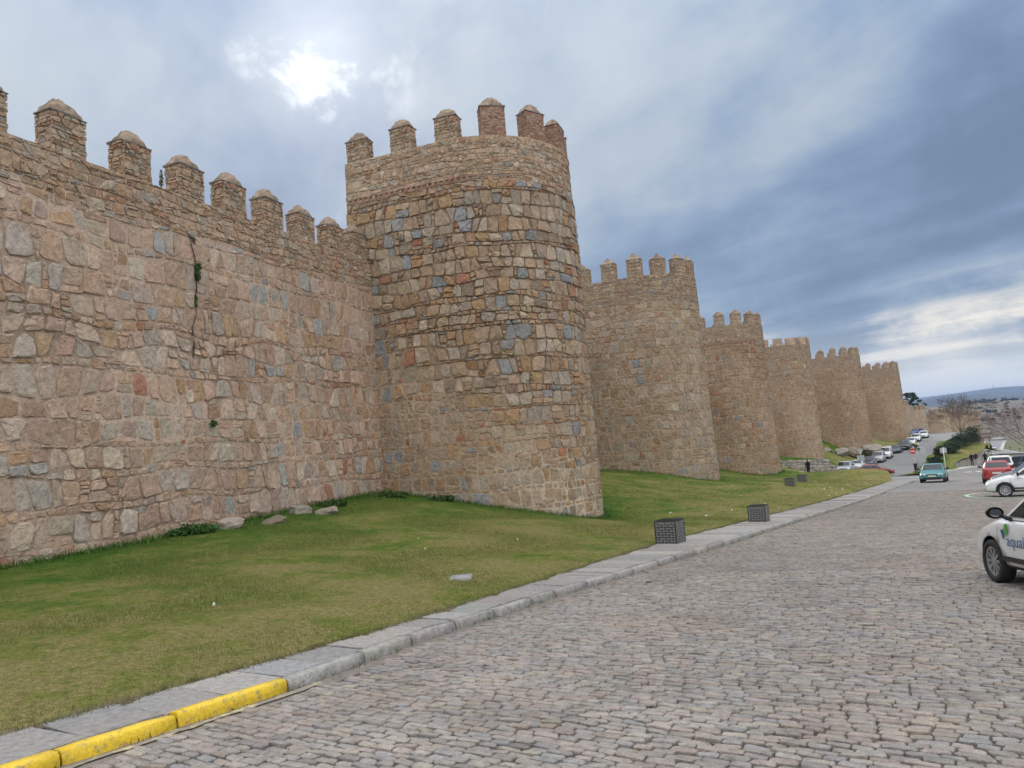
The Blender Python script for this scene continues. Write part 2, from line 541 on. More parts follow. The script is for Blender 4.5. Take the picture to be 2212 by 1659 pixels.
# towers: silhouette point, parapet height, cap height..., local wall heading
def ang(a):
    a = R(a)
    return np.array([math.sin(a), math.cos(a)])
TOW = [  # (sil x, sil y, heading deg, radius, straight a, parapet z, batter)
    (3.33, 32.0, 21.3, 4.0, 3.3, 13.78, 0.016),
    (13.91, 54.4, 26.0, 4.0, 3.4, 12.75, 0.026),
    (25.13, 75.0, 29.0, 4.0, 3.4, 11.75, 0.030),
    (40.36, 103.0, 31.0, 4.0, 3.4, 12.35, 0.022),
    (56.49, 124.0, 35.0, 4.1, 3.4, 12.2, 0.030),
    (79.62, 158.0, 35.0, 4.2, 3.4, 11.85, 0.040),
]
def dist_walls(X, Y):
    """distance to the wall foot (for where the grass stays long and green)"""
    rel = np.stack([X - J1[0], Y - J1[1]], -1)
    al = rel @ WD
    d = np.where(al < 0.5, rel @ WN, 99.0)
    for (qx_, qy_, hd, r_, a_, pz, bt) in TOW:
        w = ang(hd)
        n = np.array([w[1], -w[0]])
        b = np.array([qx_, qy_]) / math.hypot(qx_, qy_)
        c = np.array([qx_, qy_]) + r_ * np.array([-b[1], b[0]])
        q = np.stack([X - c[0], Y - c[1]], -1)
        qn, qw = q @ n, q @ w
        dd = np.where(qn > 0, np.hypot(qn, qw) - r_, np.abs(qw) - r_)
        dd = np.where(qn < -a_, np.minimum(np.maximum(qn + a_, 0.0), 99), dd)
        d = np.minimum(d, dd)
    return d

# ------------------------------------------------------------------ carriageway
s_road = np.concatenate([np.arange(-16, 50.01, 1.0), np.arange(51, 130, 2.0), np.arange(132, 240, 6.0)])
road = grid_sheet('cobbled_road', s_road, lambda s: tkerb(s) - 0.05 + 0 * s, lambda s: 15.0 + 0 * s, 16,
                  lambda s, t, x, y: zroad(s) - np.where(s < 46, 0.022, 0.0), [M_JOINT, M_SETTFAR],
                  midxfn=lambda s: (s >= 45.5).astype(int))

def stone_pal(pal, n=1):
    r_ = random.random()
    for p, c in pal:
        r_ -= p
        if r_ <= 0:
            break
    f = random.uniform(0.86, 1.13)
    return (c[0] * f * random.uniform(.97, 1.03), c[1] * f, c[2] * f * random.uniform(.96, 1.04))

PAL_SETT = [(.35, (.285, .26, .236)), (.27, (.30, .265, .236)), (.13, (.305, .255, .222)), (.12, (.262, .249, .24)), (.08, (.305, .272, .228)), (.05, (.235, .216, .197))]
PX_F, PX_CX, PX_CY = 1671.0, 1106.0, 829.5
_cm = np.array(cam.matrix_world)
def in_view(P, m=180):
    q = np.asarray(P, float) - _cm[:3, 3]
    w = -(q @ _cm[:3, 2])
    if w < 0.4:
        return False
    u = PX_CX + PX_F * (q @ _cm[:3, 0]) / w
    v = PX_CY - PX_F * (q @ _cm[:3, 1]) / w
    return -m < u < 2212 + m and -m < v < 1659 + m

def make_setts():
    big_v, big_f, big_c = [], [], []
    singles = []
    s = -4.6
    row = 0
    cnt = 0
    ph = rng.uniform(0, 6, 3)
    while s < 46.0:
        h = rng.uniform(0.076, 0.102)
        t = float(tkerb(s)) + 0.23 + rng.uniform(-0.1, 0.06)
        row += 1
        while t < 12.8:
            w = rng.uniform(0.135, 0.225)
            sw = 0.05 * math.sin(t * 0.55 + ph[0]) + 0.035 * math.sin(t * 1.7 + ph[1]) + 0.03 * math.sin(0.21 * s + t * 0.9 + ph[2])
            cx, cy = st2xy(s + h / 2 + sw, t + w / 2)
            if in_view((cx, cy, float(zroad(s)))):
                g = rng.uniform(0.003, 0.0075)
                a, b = w / 2 - g, h / 2 - g
                k = rng.uniform(0.006, 0.026, 4)
                o = np.array([(-a + k[0], -b), (a - k[1], -b), (a, -b + k[1]), (a, b - k[2]), (a - k[2], b), (-a + k[3], b), (-a, b - k[3]), (-a, -b + k[0])])
                o += rng.normal(0, 0.0045, o.shape)
                rot = rng.normal(0, 0.035)
                o = o @ np.array([[math.cos(rot), math.sin(rot)], [-math.sin(rot), math.cos(rot)]])
                tl = rng.normal(0, 0.04, 2)
                dz_ = rng.normal(0, 0.005)
                rings = []
                for sc_, hh in ((1.0, -0.035), (0.985, -0.005), (0.90, 0.001)):
                    oo = o * sc_
                    xx, yy = st2xy(s + h / 2 + sw + oo[:, 1], t + w / 2 + oo[:, 0])
                    zz = zroad(s + h / 2 + sw + oo[:, 1]) + hh + dz_ + oo @ tl
                    rings.append(np.stack([xx, yy, zz], 1))
                V = np.concatenate(rings)
                singles.append((math.hypot(cx, cy), V, stone_pal(PAL_SETT)))
            t += w
        s += h
    singles.sort(key=lambda q: q[0])
    F = [(i, (i + 1) % 8, 8 + (i + 1) % 8, 8 + i) for i in range(8)] + [(8 + i, 8 + (i + 1) % 8, 16 + (i + 1) % 8, 16 + i) for i in range(8)] + [tuple(range(16, 24))]
    vis = [q for q in singles if in_view(q[1][16], -10)]
    near = vis[:300]
    ids = {id(q[1]) for q in near}
    for d_, V, c in near:
        put_mesh('cobble', V, F, M_COBBLE, road, np.tile(c, (24, 1)), False)
    for nm_, rest, nv in (('cobbles', [q for q in singles if id(q[1]) not in ids and q[0] < 15], 24), ('cobbles', [q for q in singles if id(q[1]) not in ids and q[0] >= 15], 16)):
        V = np.concatenate([q[1][:nv] for q in rest])
        C = np.repeat(np.array([q[2] for q in rest]), nv, 0)
        n = len(rest)
        base = (np.arange(n) * nv)[:, None, None]
        q4 = np.array(F[:nv - 8])[None] + base
        top = (np.array([(16, 17, 18, 19), (16, 19, 20, 23), (20, 21, 22, 23)]) - 24 + nv)[None] + base
        FF = np.concatenate([q4, top], 1).reshape(-1, 4)
        put_mesh(nm_, V, FF, M_COBBLE, road, C, False, None, 'stuff')
    print('setts', len(singles))
make_setts()

# ------------------------------------------------------------------ kerb and pavement
PAL_KERB = [(.5, (.33, .315, .295)), (.3, (.29, .28, .265)), (.2, (.36, .34, .31))]
M_KERB = mat_masonry("kerb_granite", 1.6, 0.85)
def mat_yellow():
    m_, t, b = new_mat("worn_yellow_paint")
    pos = t.add('ShaderNodeNewGeometry').outputs['Position']
    n = t.noise(pos, 9.0, 7.0, 0.72)
    n2 = t.noise(pos, 40.0, 3.0)
    c = t.mix(t.smooth(n2, 0.3, 0.7), (0.66, 0.43, 0.02, 1), (0.82, 0.57, 0.035, 1))
    c = t.mix(t.smooth(n, 0.53, 0.65, 0.0, 0.8), c, (0.27, 0.22, 0.13, 1))
    c = t.mix(t.smooth(t.noise(pos, 2.2, 5.0, 0.7), 0.52, 0.7, 0.0, 0.6), c, (0.40, 0.29, 0.06, 1))
    t.put(b.inputs['Base Color'], c)
    b.inputs['Roughness'].default_value = 0.7
    bump(t, b, t.m('ADD', n, n2), 0.6, 0.012)
    return m_
M_YELLOW = mat_yellow()

kerb = grid_sheet('kerb', np.arange(-14, 67.1, 1.0), lambda s: tkerb(s) - 0.14, lambda s: tkerb(s) - 0.03, 2,
                  lambda s, t, x, y: zroad(s) + 0.05, [M_JOINT])
pave = grid_sheet('pavement', np.arange(-14, 67.1, 1.0), lambda s: tback(s), lambda s: tkerb(s) - 0.13, 3,
                  lambda s, t, x, y: zroad(s) + 0.035, [M_JOINTD])

def bar_piece(s0, s1, tin, tout, z0, ztop, rnd, jit, nseg=5):
    """a stone lying along the street with a rounded front arris"""
    V = []
    prof = [(0, 0), (0, 1), (1 - rnd * 1.3, 1), (1 - rnd * 0.35, 1 - rnd * 0.5), (1, 1 - rnd * 1.8), (1.02, 0)]
    ss = np.linspace(s0, s1, nseg)
    for i, s in enumerate(ss):
        end = (i == 0 or i == nseg - 1)
        ti, to = tin(s), tout(s)
        for (a, b_) in prof:
            t = ti + (to - ti) * a + rng.normal(0, jit) * (1 if 0 < a else 0)
            z = float(zroad(s)) + z0 + (ztop - z0) * (b_ * (0.985 if end else 1)) + (rng.normal(0, jit * 0.6) if b_ > 0 else 0)
            x, y = st2xy(s, t - (0.012 if end and a > 0.5 else 0))
            V.append((float(x), float(y), z))
    k = len(prof)
    F = []
    for i in range(nseg - 1):
        for j in range(k - 1):
            F.append((i * k + j, i * k + j + 1, (i + 1) * k + j + 1, (i + 1) * k + j))
    F.append(tuple(range(k))[::-1])
    F.append(tuple((nseg - 1) * k + j for j in range(k)))
    return V, F

edges = [-13.1, -12.0, -10.95, -9.9, -8.8, -7.6, -6.5, -5.4, -4.4, -3.25, -2.12, -1.18, 0.0]
s = 0.0
while s < 66.2:
    s += rng.uniform(0.75, 1.45) if s < 30 else rng.uniform(0.7, 1.2)
    edges.append(s)
for a, b_ in zip(edges[:-1], edges[1:]):
    yel = b_ < 0.05
    V, F = bar_piece(a + 0.012, b_ - 0.012, lambda q: tkerb(q) - 0.135, lambda q: tkerb(q), -0.10, 0.094 + rng.uniform(-.006, .006), 0.20, 0.005)
    o = put_mesh('kerb_stone', V, F, M_YELLOW if yel else M_KERB, kerb, np.tile(stone_pal(PAL_KERB), (len(V), 1)), True,
                 label='kerb stone with worn yellow paint' if yel else None)
    for p in o.data.polygons[-2:]:
        p.use_smooth = False
s = -13.0
PAL_SLAB = [(.5, (.29, .28, .265)), (.3, (.315, .30, .28)), (.2, (.265, .258, .248))]
while s < 66.5:
    w = rng.uniform(0.58, 0.68)
    a, b_ = s + 0.016, s + w - 0.016
    sl = rng.normal(0, 0.015)
    nseg = 3
    V = []
    zt = 0.094 + rng.uniform(-0.006, 0.006)
    tilt = rng.normal(0, 0.006)
    for zz in (0.03, zt - 0.006, zt):
        ins = 0.006 if zz == zt else 0.0
        for (q, tt) in ((a, 0), (b_, 0), (b_, 1), (a, 1)):
            ti, to = float(tback(q)) - 0.03 + rng.normal(0, 0.004), float(tkerb(q)) - 0.15
            t = ti + ins if tt == 0 else to - ins
            sq = q + (ins if q == a else -ins) + (sl if tt else -sl)
            x, y = st2xy(sq, t)
            V.append((float(x), float(y), float(zroad(sq)) + zz + tilt * (1 if q == b_ else -1)))
    F = [(0, 1, 5, 4), (1, 2, 6, 5), (2, 3, 7, 6), (3, 0, 4, 7), (4, 5, 9, 8), (5, 6, 10, 9), (6, 7, 11, 10), (7, 4, 8, 11), (8, 9, 10, 11)]
    put_mesh('paving_slab', V, F, M_SLAB, pave, np.tile(stone_pal(PAL_SLAB), (12, 1)), False)
    s += w
# faded yellow line in the gutter
def ribbon(name, s0, s1, t0, t1, dz_, mat, n=24, zf=zroad, kind='structure', jag=0.0):
    V, F = [], []
    for i, s in enumerate(np.linspace(s0, s1, n)):
        for t in (t0, t1):
            tt = (tkerb(s) if zf is zroad else 0) + t + rng.normal(0, jag)
            x, y = st2xy(s, tt)
            V.append((float(x), float(y), float(zf(s)) + dz_))
        if i:
            k = 2 * i
            F.append((k - 2, k, k + 1, k - 1))
    o = put_mesh(name, V, F, mat, None, None, False, None, kind)
    if o.data.polygons[0].normal.z < 0:
        o.data.flip_normals()
    return o
def mat_faded(name, col, under, lo=0.45, hi=0.62, sc=6.0):
    m_, t, b = new_mat(name)
    pos = t.add('ShaderNodeNewGeometry').outputs['Position']
    n = t.noise(pos, sc, 7.0, 0.7)
    t.put(b.inputs['Base Color'], t.mix(t.smooth(n, lo, hi), (*col, 1), (*under, 1)))
    b.inputs['Roughness'].default_value = 0.8
    return m_
M_GUTTER = mat_masonry("gutter_mortar", 1.5)
gutter = grid_sheet('gutter', np.arange(-14, 60.1, 0.5), lambda s: tkerb(s) - 0.02, lambda s: tkerb(s) + 0.24, 3,
                    lambda s, t, x, y: zroad(s) - 0.016 + 0.0 * s, [M_GUTTER], colfn=lambda s, t, x, y: np.broadcast_to(np.array([.20, .175, .15]), s.shape + (3,)))
gutter_line = ribbon('gutter_line', -6.0, 0.35, 0.055, 0.135, -0.004, mat_faded("faded_yellow", (0.50, 0.43, 0.23), (0.22, 0.19, 0.15), 0.34, 0.54), 60, jag=0.014)

# ------------------------------------------------------------------ lawn
def lawn_col(S, T, X, Y):
    d = dist_walls(X, Y)
    edge = tlawn(S) - T
    green = 0.13 + 0.66 * np.exp(-np.maximum(d, 0) / 2.2) + 0.20 * np.clip(edge / 8.0, 0, 1)
    green = np.where(S > 60, green - 0.04, green)
    earth = .55 * np.clip(1.05 - edge / 0.22, 0, 1) * (S < 70) + 0.28 * np.exp(-edge / 0.9) * (S < 40)
    return np.stack([green, earth, 0 * green], -1)
s_l = np.concatenate([np.arange(-16, 30, 0.4), np.arange(30, 75, 0.7), np.arange(75, 196, 1.4)])
lawn = grid_sheet('lawn', s_l, lambda s: tlawn(s) + 0.05, lambda s: np.minimum(-27.0, tlawn(s) - 18), 96,
                  lambda s, t, x, y: zlawn(x, y) + 0.02 * np.sin(x * 1.3 + 2 * np.sin(y * .9)) * np.clip((tlawn(s) - t), 0, 1), [M_LAWN], lawn_col, tpow=1.6)

# ================================================================== masonry generator
def wob(amp):
    f = rng.uniform(0.4, 2.6, 4)
    p = rng.uniform(0, 6.28, 4)
    a = rng.uniform(0.3, 1, 4) * amp
    A_ = list(zip(a.tolist(), f.tolist(), p.tolist()))
    return lambda u: sum(q * math.sin(w * u + h) for q, w, h in A_)

def cells(U, v0, v1, big=(.40, .66), thin=(.09, .2), bw=(.28, .66), tw=(.16, .48), pthin=.8, wamp=.03, psplit=.16, pstack=.14, slant=.05, scale=None):
    out = []
    v = v0
    lo = wob(wamp)
    isbig = True
    while v < v1 - 0.02:
        h = rng.uniform(*big) if isbig else rng.uniform(*thin)
        if v + h > v1 - 0.06:
            h = v1 - v
        last = v + h >= v1 - 1e-6
        hi = (lambda u: 0.0) if last else wob(wamp)
        u = rng.uniform(-0.4, 0)
        s0 = rng.normal(0, slant, 2)
        while u < U:
            r_ = rng.random()
            stack = isbig and r_ < pstack
            w = rng.uniform(.11, .22) if stack else (rng.uniform(*bw) if isbig else rng.uniform(*tw))
            if scale is not None:
                w *= scale(u)
            if u + w > U - 0.08:
                w = U - u + 0.001
            s1 = rng.normal(0, slant, 2) * (1 if isbig else .4)
            A = [np.array((u + s0[0], v + lo(u))), np.array((u + w + s1[0], v + lo(u + w))), np.array((u + w + s1[1], v + h + hi(u + w))), np.array((u + s0[1], v + h + hi(u)))]
            for q in A:
                q[0] = min(max(q[0], 0.0), U)
            if stack:
                n = rng.integers(2, 5)
                fr = np.concatenate([[0], np.sort(rng.uniform(.15, .85, n - 1)), [1]])
            elif isbig and r_ > 1 - psplit:
                fr = np.array([0, rng.uniform(.25, .75), 1])
            else:
                fr = np.array([0, 1.0])
            for k in range(len(fr) - 1):
                a, b_ = fr[k], fr[k + 1]
                l0, l1 = A[0] + (A[3] - A[0]) * a, A[0] + (A[3] - A[0]) * b_
                r0, r1 = A[1] + (A[2] - A[1]) * a, A[1] + (A[2] - A[1]) * b_
                out.append(((l0, r0, r1, l1), isbig and len(fr) == 2))
            s0 = s1
            u += w
        v += h
        lo = hi
        isbig = (not isbig) if rng.random() < pthin or not isbig else True
    return out

def stone_uvd(quad, isbig, lod, gap, relief):
    """outline rings of one block in (u, v, out)"""
    q = np.array(quad)
    c = q.mean(0)
    qn = q[[1, 2, 3, 0]]
    e = qn - q
    area = 0.5 * abs(float((q[:, 0] * qn[:, 1] - qn[:, 0] * q[:, 1]).sum()))
    if area < 0.003:
        return None
    size = math.sqrt(area)
    L = np.sqrt((e * e).sum(1)) + 1e-6
    g = gap * random.uniform(.6, 1.5)
    pts = []
    for i in range(4):
        p = q[i]
        ein, eout = e[i - 1] / L[i - 1], e[i] / L[i]
        if isbig:
            ci = random.uniform(.06, .26) if (i < 2 or random.random() > .42) else random.uniform(.26, .46)
        else:
            ci = random.uniform(.10, .32)
        a = min(ci * L[i - 1] * random.uniform(.5, 1.3), .47 * L[i - 1], size * .55)
        b = min(ci * L[i] * random.uniform(.5, 1.3), .47 * L[i], size * .55)
        p0, p1 = p - ein * a, p + eout * b
        if lod == 2:
            pts += [p0, (p0 + p1) * .36 + p * .28, p1]
        else:
            pts += [p0 * .9 + p * .1, p1 * .9 + p * .1]
    pts = np.array(pts)
    d = c - pts
    dl = np.sqrt((d * d).sum(1))[:, None] + 1e-6
    pts = pts + d / dl * np.minimum(g, dl * .4)
    pts += rng.normal(0, 0.015 * min(1, size / .4), pts.shape)
    k = len(pts)
    out = relief * random.uniform(.5, 1.4)
    tl = rng.normal(0, .05, 2)
    spec = [(1.0, -0.06), (0.97, out * .72), (0.84, out)] if lod >= 1 else [(1.0, -0.06), (0.93, out)]
    rings = np.empty((k * len(spec) + 1, 3))
    for ri, (sc_, dep) in enumerate(spec):
        w = c + (pts - c) * sc_
        rings[ri * k:(ri + 1) * k, :2] = w
        rings[ri * k:(ri + 1) * k, 2] = dep + (((w - c) @ tl) + rng.normal(0, out * .2 + .002, k) if ri else 0)
    rings[-1] = (c[0] + random.uniform(-.2, .2) * size, c[1] + random.uniform(-.2, .2) * size, out * random.uniform(.75, 1.5))
    return rings, k, len(spec), size

FACES = {}
def ring_faces(k, nr):
    if (k, nr) not in FACES:
        F = []
        for j in range(nr - 1):
            F += [(j * k + i, j * k + (i + 1) % k, (j + 1) * k + (i + 1) % k, (j + 1) * k + i) for i in range(k)]
        F += [((nr - 1) * k + i, (nr - 1) * k + (i + 1) % k, nr * k) for i in range(k)]
        FACES[(k, nr)] = F
    return FACES[(k, nr)]

def masonry(parent, quads, S, pal, lod, gap, relief, score, mat=None, n_single=300, part='stone', mass='stones', colfn=None, keep=None):
    """builds the blocks: the 300 that show largest as parts, the rest joined as one mass"""
    if keep is not None:
        cc = np.array([np.mean(q[0], axis=0) for q in quads])
        pp = S(cc[:, 0], cc[:, 1], np.zeros(len(cc)))
        gz = zlawn(pp[:, 0], pp[:, 1])
        quads = [q for q, z in zip(quads, gz) if max(p[1] for p in q[0]) > keep(z)]
    its = []
    for quad, isbig in quads:
        c = (quad[0] + quad[2]) / 2
        gp, rl = (gap(c), relief(c)) if callable(gap) else (gap, relief)
        r_ = stone_uvd(quad, isbig, lod, gp, rl)
        if r_ is None:
            continue
        col = stone_pal(pal)
        if colfn is not None:
            col = colfn(col, c, isbig)
        its.append((*r_, col))
    uvd = np.concatenate([i[0] for i in its])
    XYZ = S(uvd[:, 0], uvd[:, 1], uvd[:, 2])
    items = []
    b = 0
    for (r_, k, nr, size, col) in its:
        V = XYZ[b:b + len(r_)]
        b += len(r_)
        items.append((score(V[-1], size) if n_single else 0, V, k, nr, col))
    if n_single:
        items.sort(key=lambda z: -z[0])
    for it in items[:n_single]:
        _, V, k, nr, col = it
        put_mesh(part, V, ring_faces(k, nr), mat or M_STONE, parent, np.tile(col, (len(V), 1)), False)
    rest = items[n_single:]
    if rest:
        Vs, Fs, Cs = [], [], []
        b = 0
        for _, V, k, nr, col in rest:
            Vs.append(V)
            Cs.append(np.tile(col, (len(V), 1)))
            Fs += [tuple(i + b for i in f) for f in ring_faces(k, nr)]
            b += len(V)
        put_mesh(mass, np.concatenate(Vs), Fs, mat or M_STONE, parent, np.concatenate(Cs), False, None, 'stuff')
    return len(items)

EYEP = np.array([0, 0, EYE])
def score_view(p, size):
    if not in_view(p, -5):
        return -1.0
    return size / (np.linalg.norm(np.asarray(p) - EYEP))

PAL_W = [(.25, (.50, .36, .275)), (.22, (.52, .40, .315)), (.13, (.48, .33, .245)), (.15, (.46, .39, .325)), (.06, (.385, .375, .36)),
         (.09, (.455, .31, .20)), (.015, (.40, .21, .145)), (.085, (.56, .465, .375))]
PAL_T1 = [(.27, (.375, .27, .185)), (.22, (.40, .31, .23)), (.14, (.365, .305, .24)), (.085, (.275, .278, .278)), (.125, (.385, .25, .145)),
          (.025, (.37, .19, .12)), (.09, (.44, .355, .27)), (.045, (.27, .205, .15))]
PAL_T2 = [(.35, (.355, .26, .18)), (.26, (.38, .295, .215)), (.13, (.325, .275, .22)), (.025, (.27, .265, .26)), (.135, (.345, .23, .14)),
          (.02, (.34, .19, .125)), (.08, (.41, .325, .24))]
PAL_RUB = [(.30, (.46, .335, .235)), (.22, (.42, .30, .205)), (.17, (.48, .38, .285)), (.12, (.43, .285, .185)), (.04, (.40, .22, .14)), (.15, (.385, .325, .265))]
PAL_BRICK = [(.4, (.385, .235, .17)), (.3, (.42, .275, .20)), (.12, (.34, .18, .125)), (.18, (.44, .32, .24))]
PAL_DRY = [(.4, (.36, .33, .28)), (.3, (.30, .28, .245)), (.2, (.41, .37, .31)), (.1, (.25, .24, .21))]

def surf_grid(U, v0, v1, S, du, dv, depth=0.0):
    us = np.linspace(0, U, max(2, int(U / du) + 1))
    vs = np.linspace(v0, v1, max(2, int((v1 - v0) / dv) + 1))
    A, B = np.meshgrid(us, vs, indexing='ij')
    P = S(A.ravel(), B.ravel(), np.full(A.size, depth))
    n = len(vs)
    i = np.arange((len(us) - 1) * n).reshape(-1, n)[:, :-1].ravel()
    return P, np.stack([i, i + n, i + n + 1, i + 1], 1), A, B

# ------------------------------------------------------------------ merlons
M_SLATE = mat_plain("drip_slate", (0.16, 0.14, 0.125), 0.85, var=0.3, nscale=9)

def merlon_meshes(kind, w, th, h, cap, seed):
    """meshes for one merlon in its own frame: x along the wall, y outward, z up, origin at the foot"""
    global rng
    old = rng
    rng = np.random.default_rng(seed)
    pal = PAL_BRICK if kind == 'brick' else (PAL_W if kind == 'block' else PAL_RUB)
    core = MB()
    lay = 5
    for j in range(lay):
        pass
    V, F = [], []
    nz = 4
    for j in range(nz + 1):
        sc_ = 1 - .03 * j / nz
        for (sx, sy) in ((-1, -1), (1, -1), (1, 1), (-1, 1)):
            V.append((sx * w / 2 * sc_ + rng.normal(0, .008), sy * th / 2 * sc_ + rng.normal(0, .008), -0.12 + (h + 0.12) * j / nz))
    for j in range(nz):
        for k in range(4):
            F.append((j * 4 + k, j * 4 + (k + 1) % 4, j * 4 + 4 + (k + 1) % 4, j * 4 + 4 + k))
    F.append((nz * 4, nz * 4 + 1, nz * 4 + 2, nz * 4 + 3))
    mcol = (.40, .315, .235) if kind != 'brick' else (.42, .33, .26)
    core.add(V, F, mcol)
    blocks = MB()
    faces4 = [(w, lambda u, v, d: np.stack([-w / 2 + u, -(th / 2 + d) + 0 * u, v], 1)), (w, lambda u, v, d: np.stack([w / 2 - u, (th / 2 + d) + 0 * u, v], 1)),
              (th, lambda u, v, d: np.stack([(w / 2 + d) + 0 * u, -th / 2 + u, v], 1)), (th, lambda u, v, d: np.stack([-(w / 2 + d) + 0 * u, th / 2 - u, v], 1))]
    for U, S in faces4:
        if kind == 'brick':
            qs = cells(U, -.08, h, (.052, .07), (.05, .06), (.2, .29), (.2, .28), .5, .004, 0, 0, .006)
            gap, rel = .006, .014
        elif kind == 'block':
            qs = cells(U, -.05, h, (.3, .42), (.2, .3), (.4, .7), (.3, .5), .5, .01, 0, 0, .02)
            gap, rel = .012, .025
        else:
            qs = cells(U, -.08, h, (.10, .22), (.05, .09), (.12, .32), (.1, .26), .35, .03, .14, .1, .05)
            gap, rel = .013, .026
        for quad, ib in qs:
            r_ = stone_uvd(quad, False, 0, gap, rel)
            if r_ is None:
                continue
            w3, k, nr, size = r_
            blocks.add(S(w3[:, 0], w3[:, 1], w3[:, 2]), ring_faces(k, nr), stone_pal(pal))
    capm = None
    drip = None
    if cap:
        drip = MB()
        ov = .032
        V = []
        for z in (h - .005, h + .035):
            for (sx, sy) in ((-1, -1), (0, -1), (1, -1), (1, 0), (1, 1), (0, 1), (-1, 1), (-1, 0)):
                V.append((sx * (w / 2 + ov) + rng.normal(0, .012), sy * (th / 2 + ov) + rng.normal(0, .012), z + rng.normal(0, .008)))
        F = [(i, (i + 1) % 8, 8 + (i + 1) % 8, 8 + i) for i in range(8)] + [tuple(range(8))[::-1], tuple(range(8, 16))]
        drip.add(V, F)
        capm = MB()
        prof = {'dome': [(1.0, 0), (.90, .28), (.70, .60), (.44, .86), (.16, 1.0)], 'pyr': [(1.0, 0), (.76, .25), (.5, .52), (.24, .8), (.05, 1.0)]}[cap]
        ch = .38 if cap == 'dome' else .43
        V, F = [], []
        n = 16
        for (sc_, zz) in prof:
            for k in range(n):
                a = 2 * math.pi * (k + .5) / n
                cx_, cy_ = math.cos(a), math.sin(a)
                m_ = max(abs(cx_), abs(cy_))
                mm = m_ ** (1.0 if cap == 'pyr' else .75)
                V.append((cx_ / mm * w / 2 * (sc_ + .03) + rng.normal(0, .024), cy_ / mm * th / 2 * (sc_ + .03) + rng.normal(0, .016), h + .03 + ch * zz + rng.normal(0, .022)))
        for j in range(len(prof) - 1):
            for k in range(n):
                F.append((j * n + k, j * n + (k + 1) % n, (j + 1) * n + (k + 1) % n, (j + 1) * n + k))
        F.append(tuple((len(prof) - 1) * n + k for k in range(n)))
        for v, f in ((V, F),):
            capm.add(v, f)
            capm.c = [tuple(np.array((.33, .25, .185)) * random.uniform(.55, 1.3)) for _ in v]
    rng = old
    def mesh(mb, nm, mat, sm):
        o = mb.build(nm, mat, None, sm)
        me = o.data
        bpy.data.objects.remove(o)
        return me
    return (mesh(core, 'merlon', M_MORTAR, False), mesh(blocks, 'bricks' if kind == 'brick' else 'rubble', M_STONE, False),
            mesh(drip, 'drip_course', M_SLATE, False) if drip else None, mesh(capm, 'merlon_cap', M_MORTAR, True) if capm else None)

MER = {}
def merlon_set(kind, w, th, h, cap, n=3):
    key = (kind, w, th, h, cap)
    if key not in MER:
        MER[key] = [merlon_meshes(kind, w, th, h, cap, 100 + len(MER) * 10 + i) for i in range(n)]
    return MER[key]

def add_merlon(parent, pos, rz, variants, sc=1.0):
    core, blk, drip, capm = variants[rng.integers(len(variants))]
    o = put_obj('merlon', core, parent)
    o.location = pos
    o.rotation_euler = (rng.normal(0, .006), rng.normal(0, .006), rz)
    o.scale = (sc * rng.uniform(.95, 1.05), rng.uniform(.97, 1.03), rng.uniform(.93, 1.07))
    o['_keep'] = 1
    for me, nm in ((blk, 'bricks' if blk.name.startswith('brick') else 'rubble'), (drip, 'drip_course'), (capm, 'merlon_cap')):
        if me:
            c = put_obj(nm, me, o)
            if me is blk:
                c['kind'] = 'stuff'
    return o

# ------------------------------------------------------------------ near curtain wall
def mortar_cols(P, light, dark, sc=0.5):
    n = (np.sin(P[:, 0] * sc * 2.1 + np.sin(P[:, 2] * sc * 3)) + np.sin(P[:, 2] * sc * 2.7 + P[:, 1] * sc)) * .25 + .5
    n = np.clip(n + rng.normal(0, .12, len(P)), 0, 1)[:, None]
    return np.array(dark) * (1 - n) + np.array(light) * n

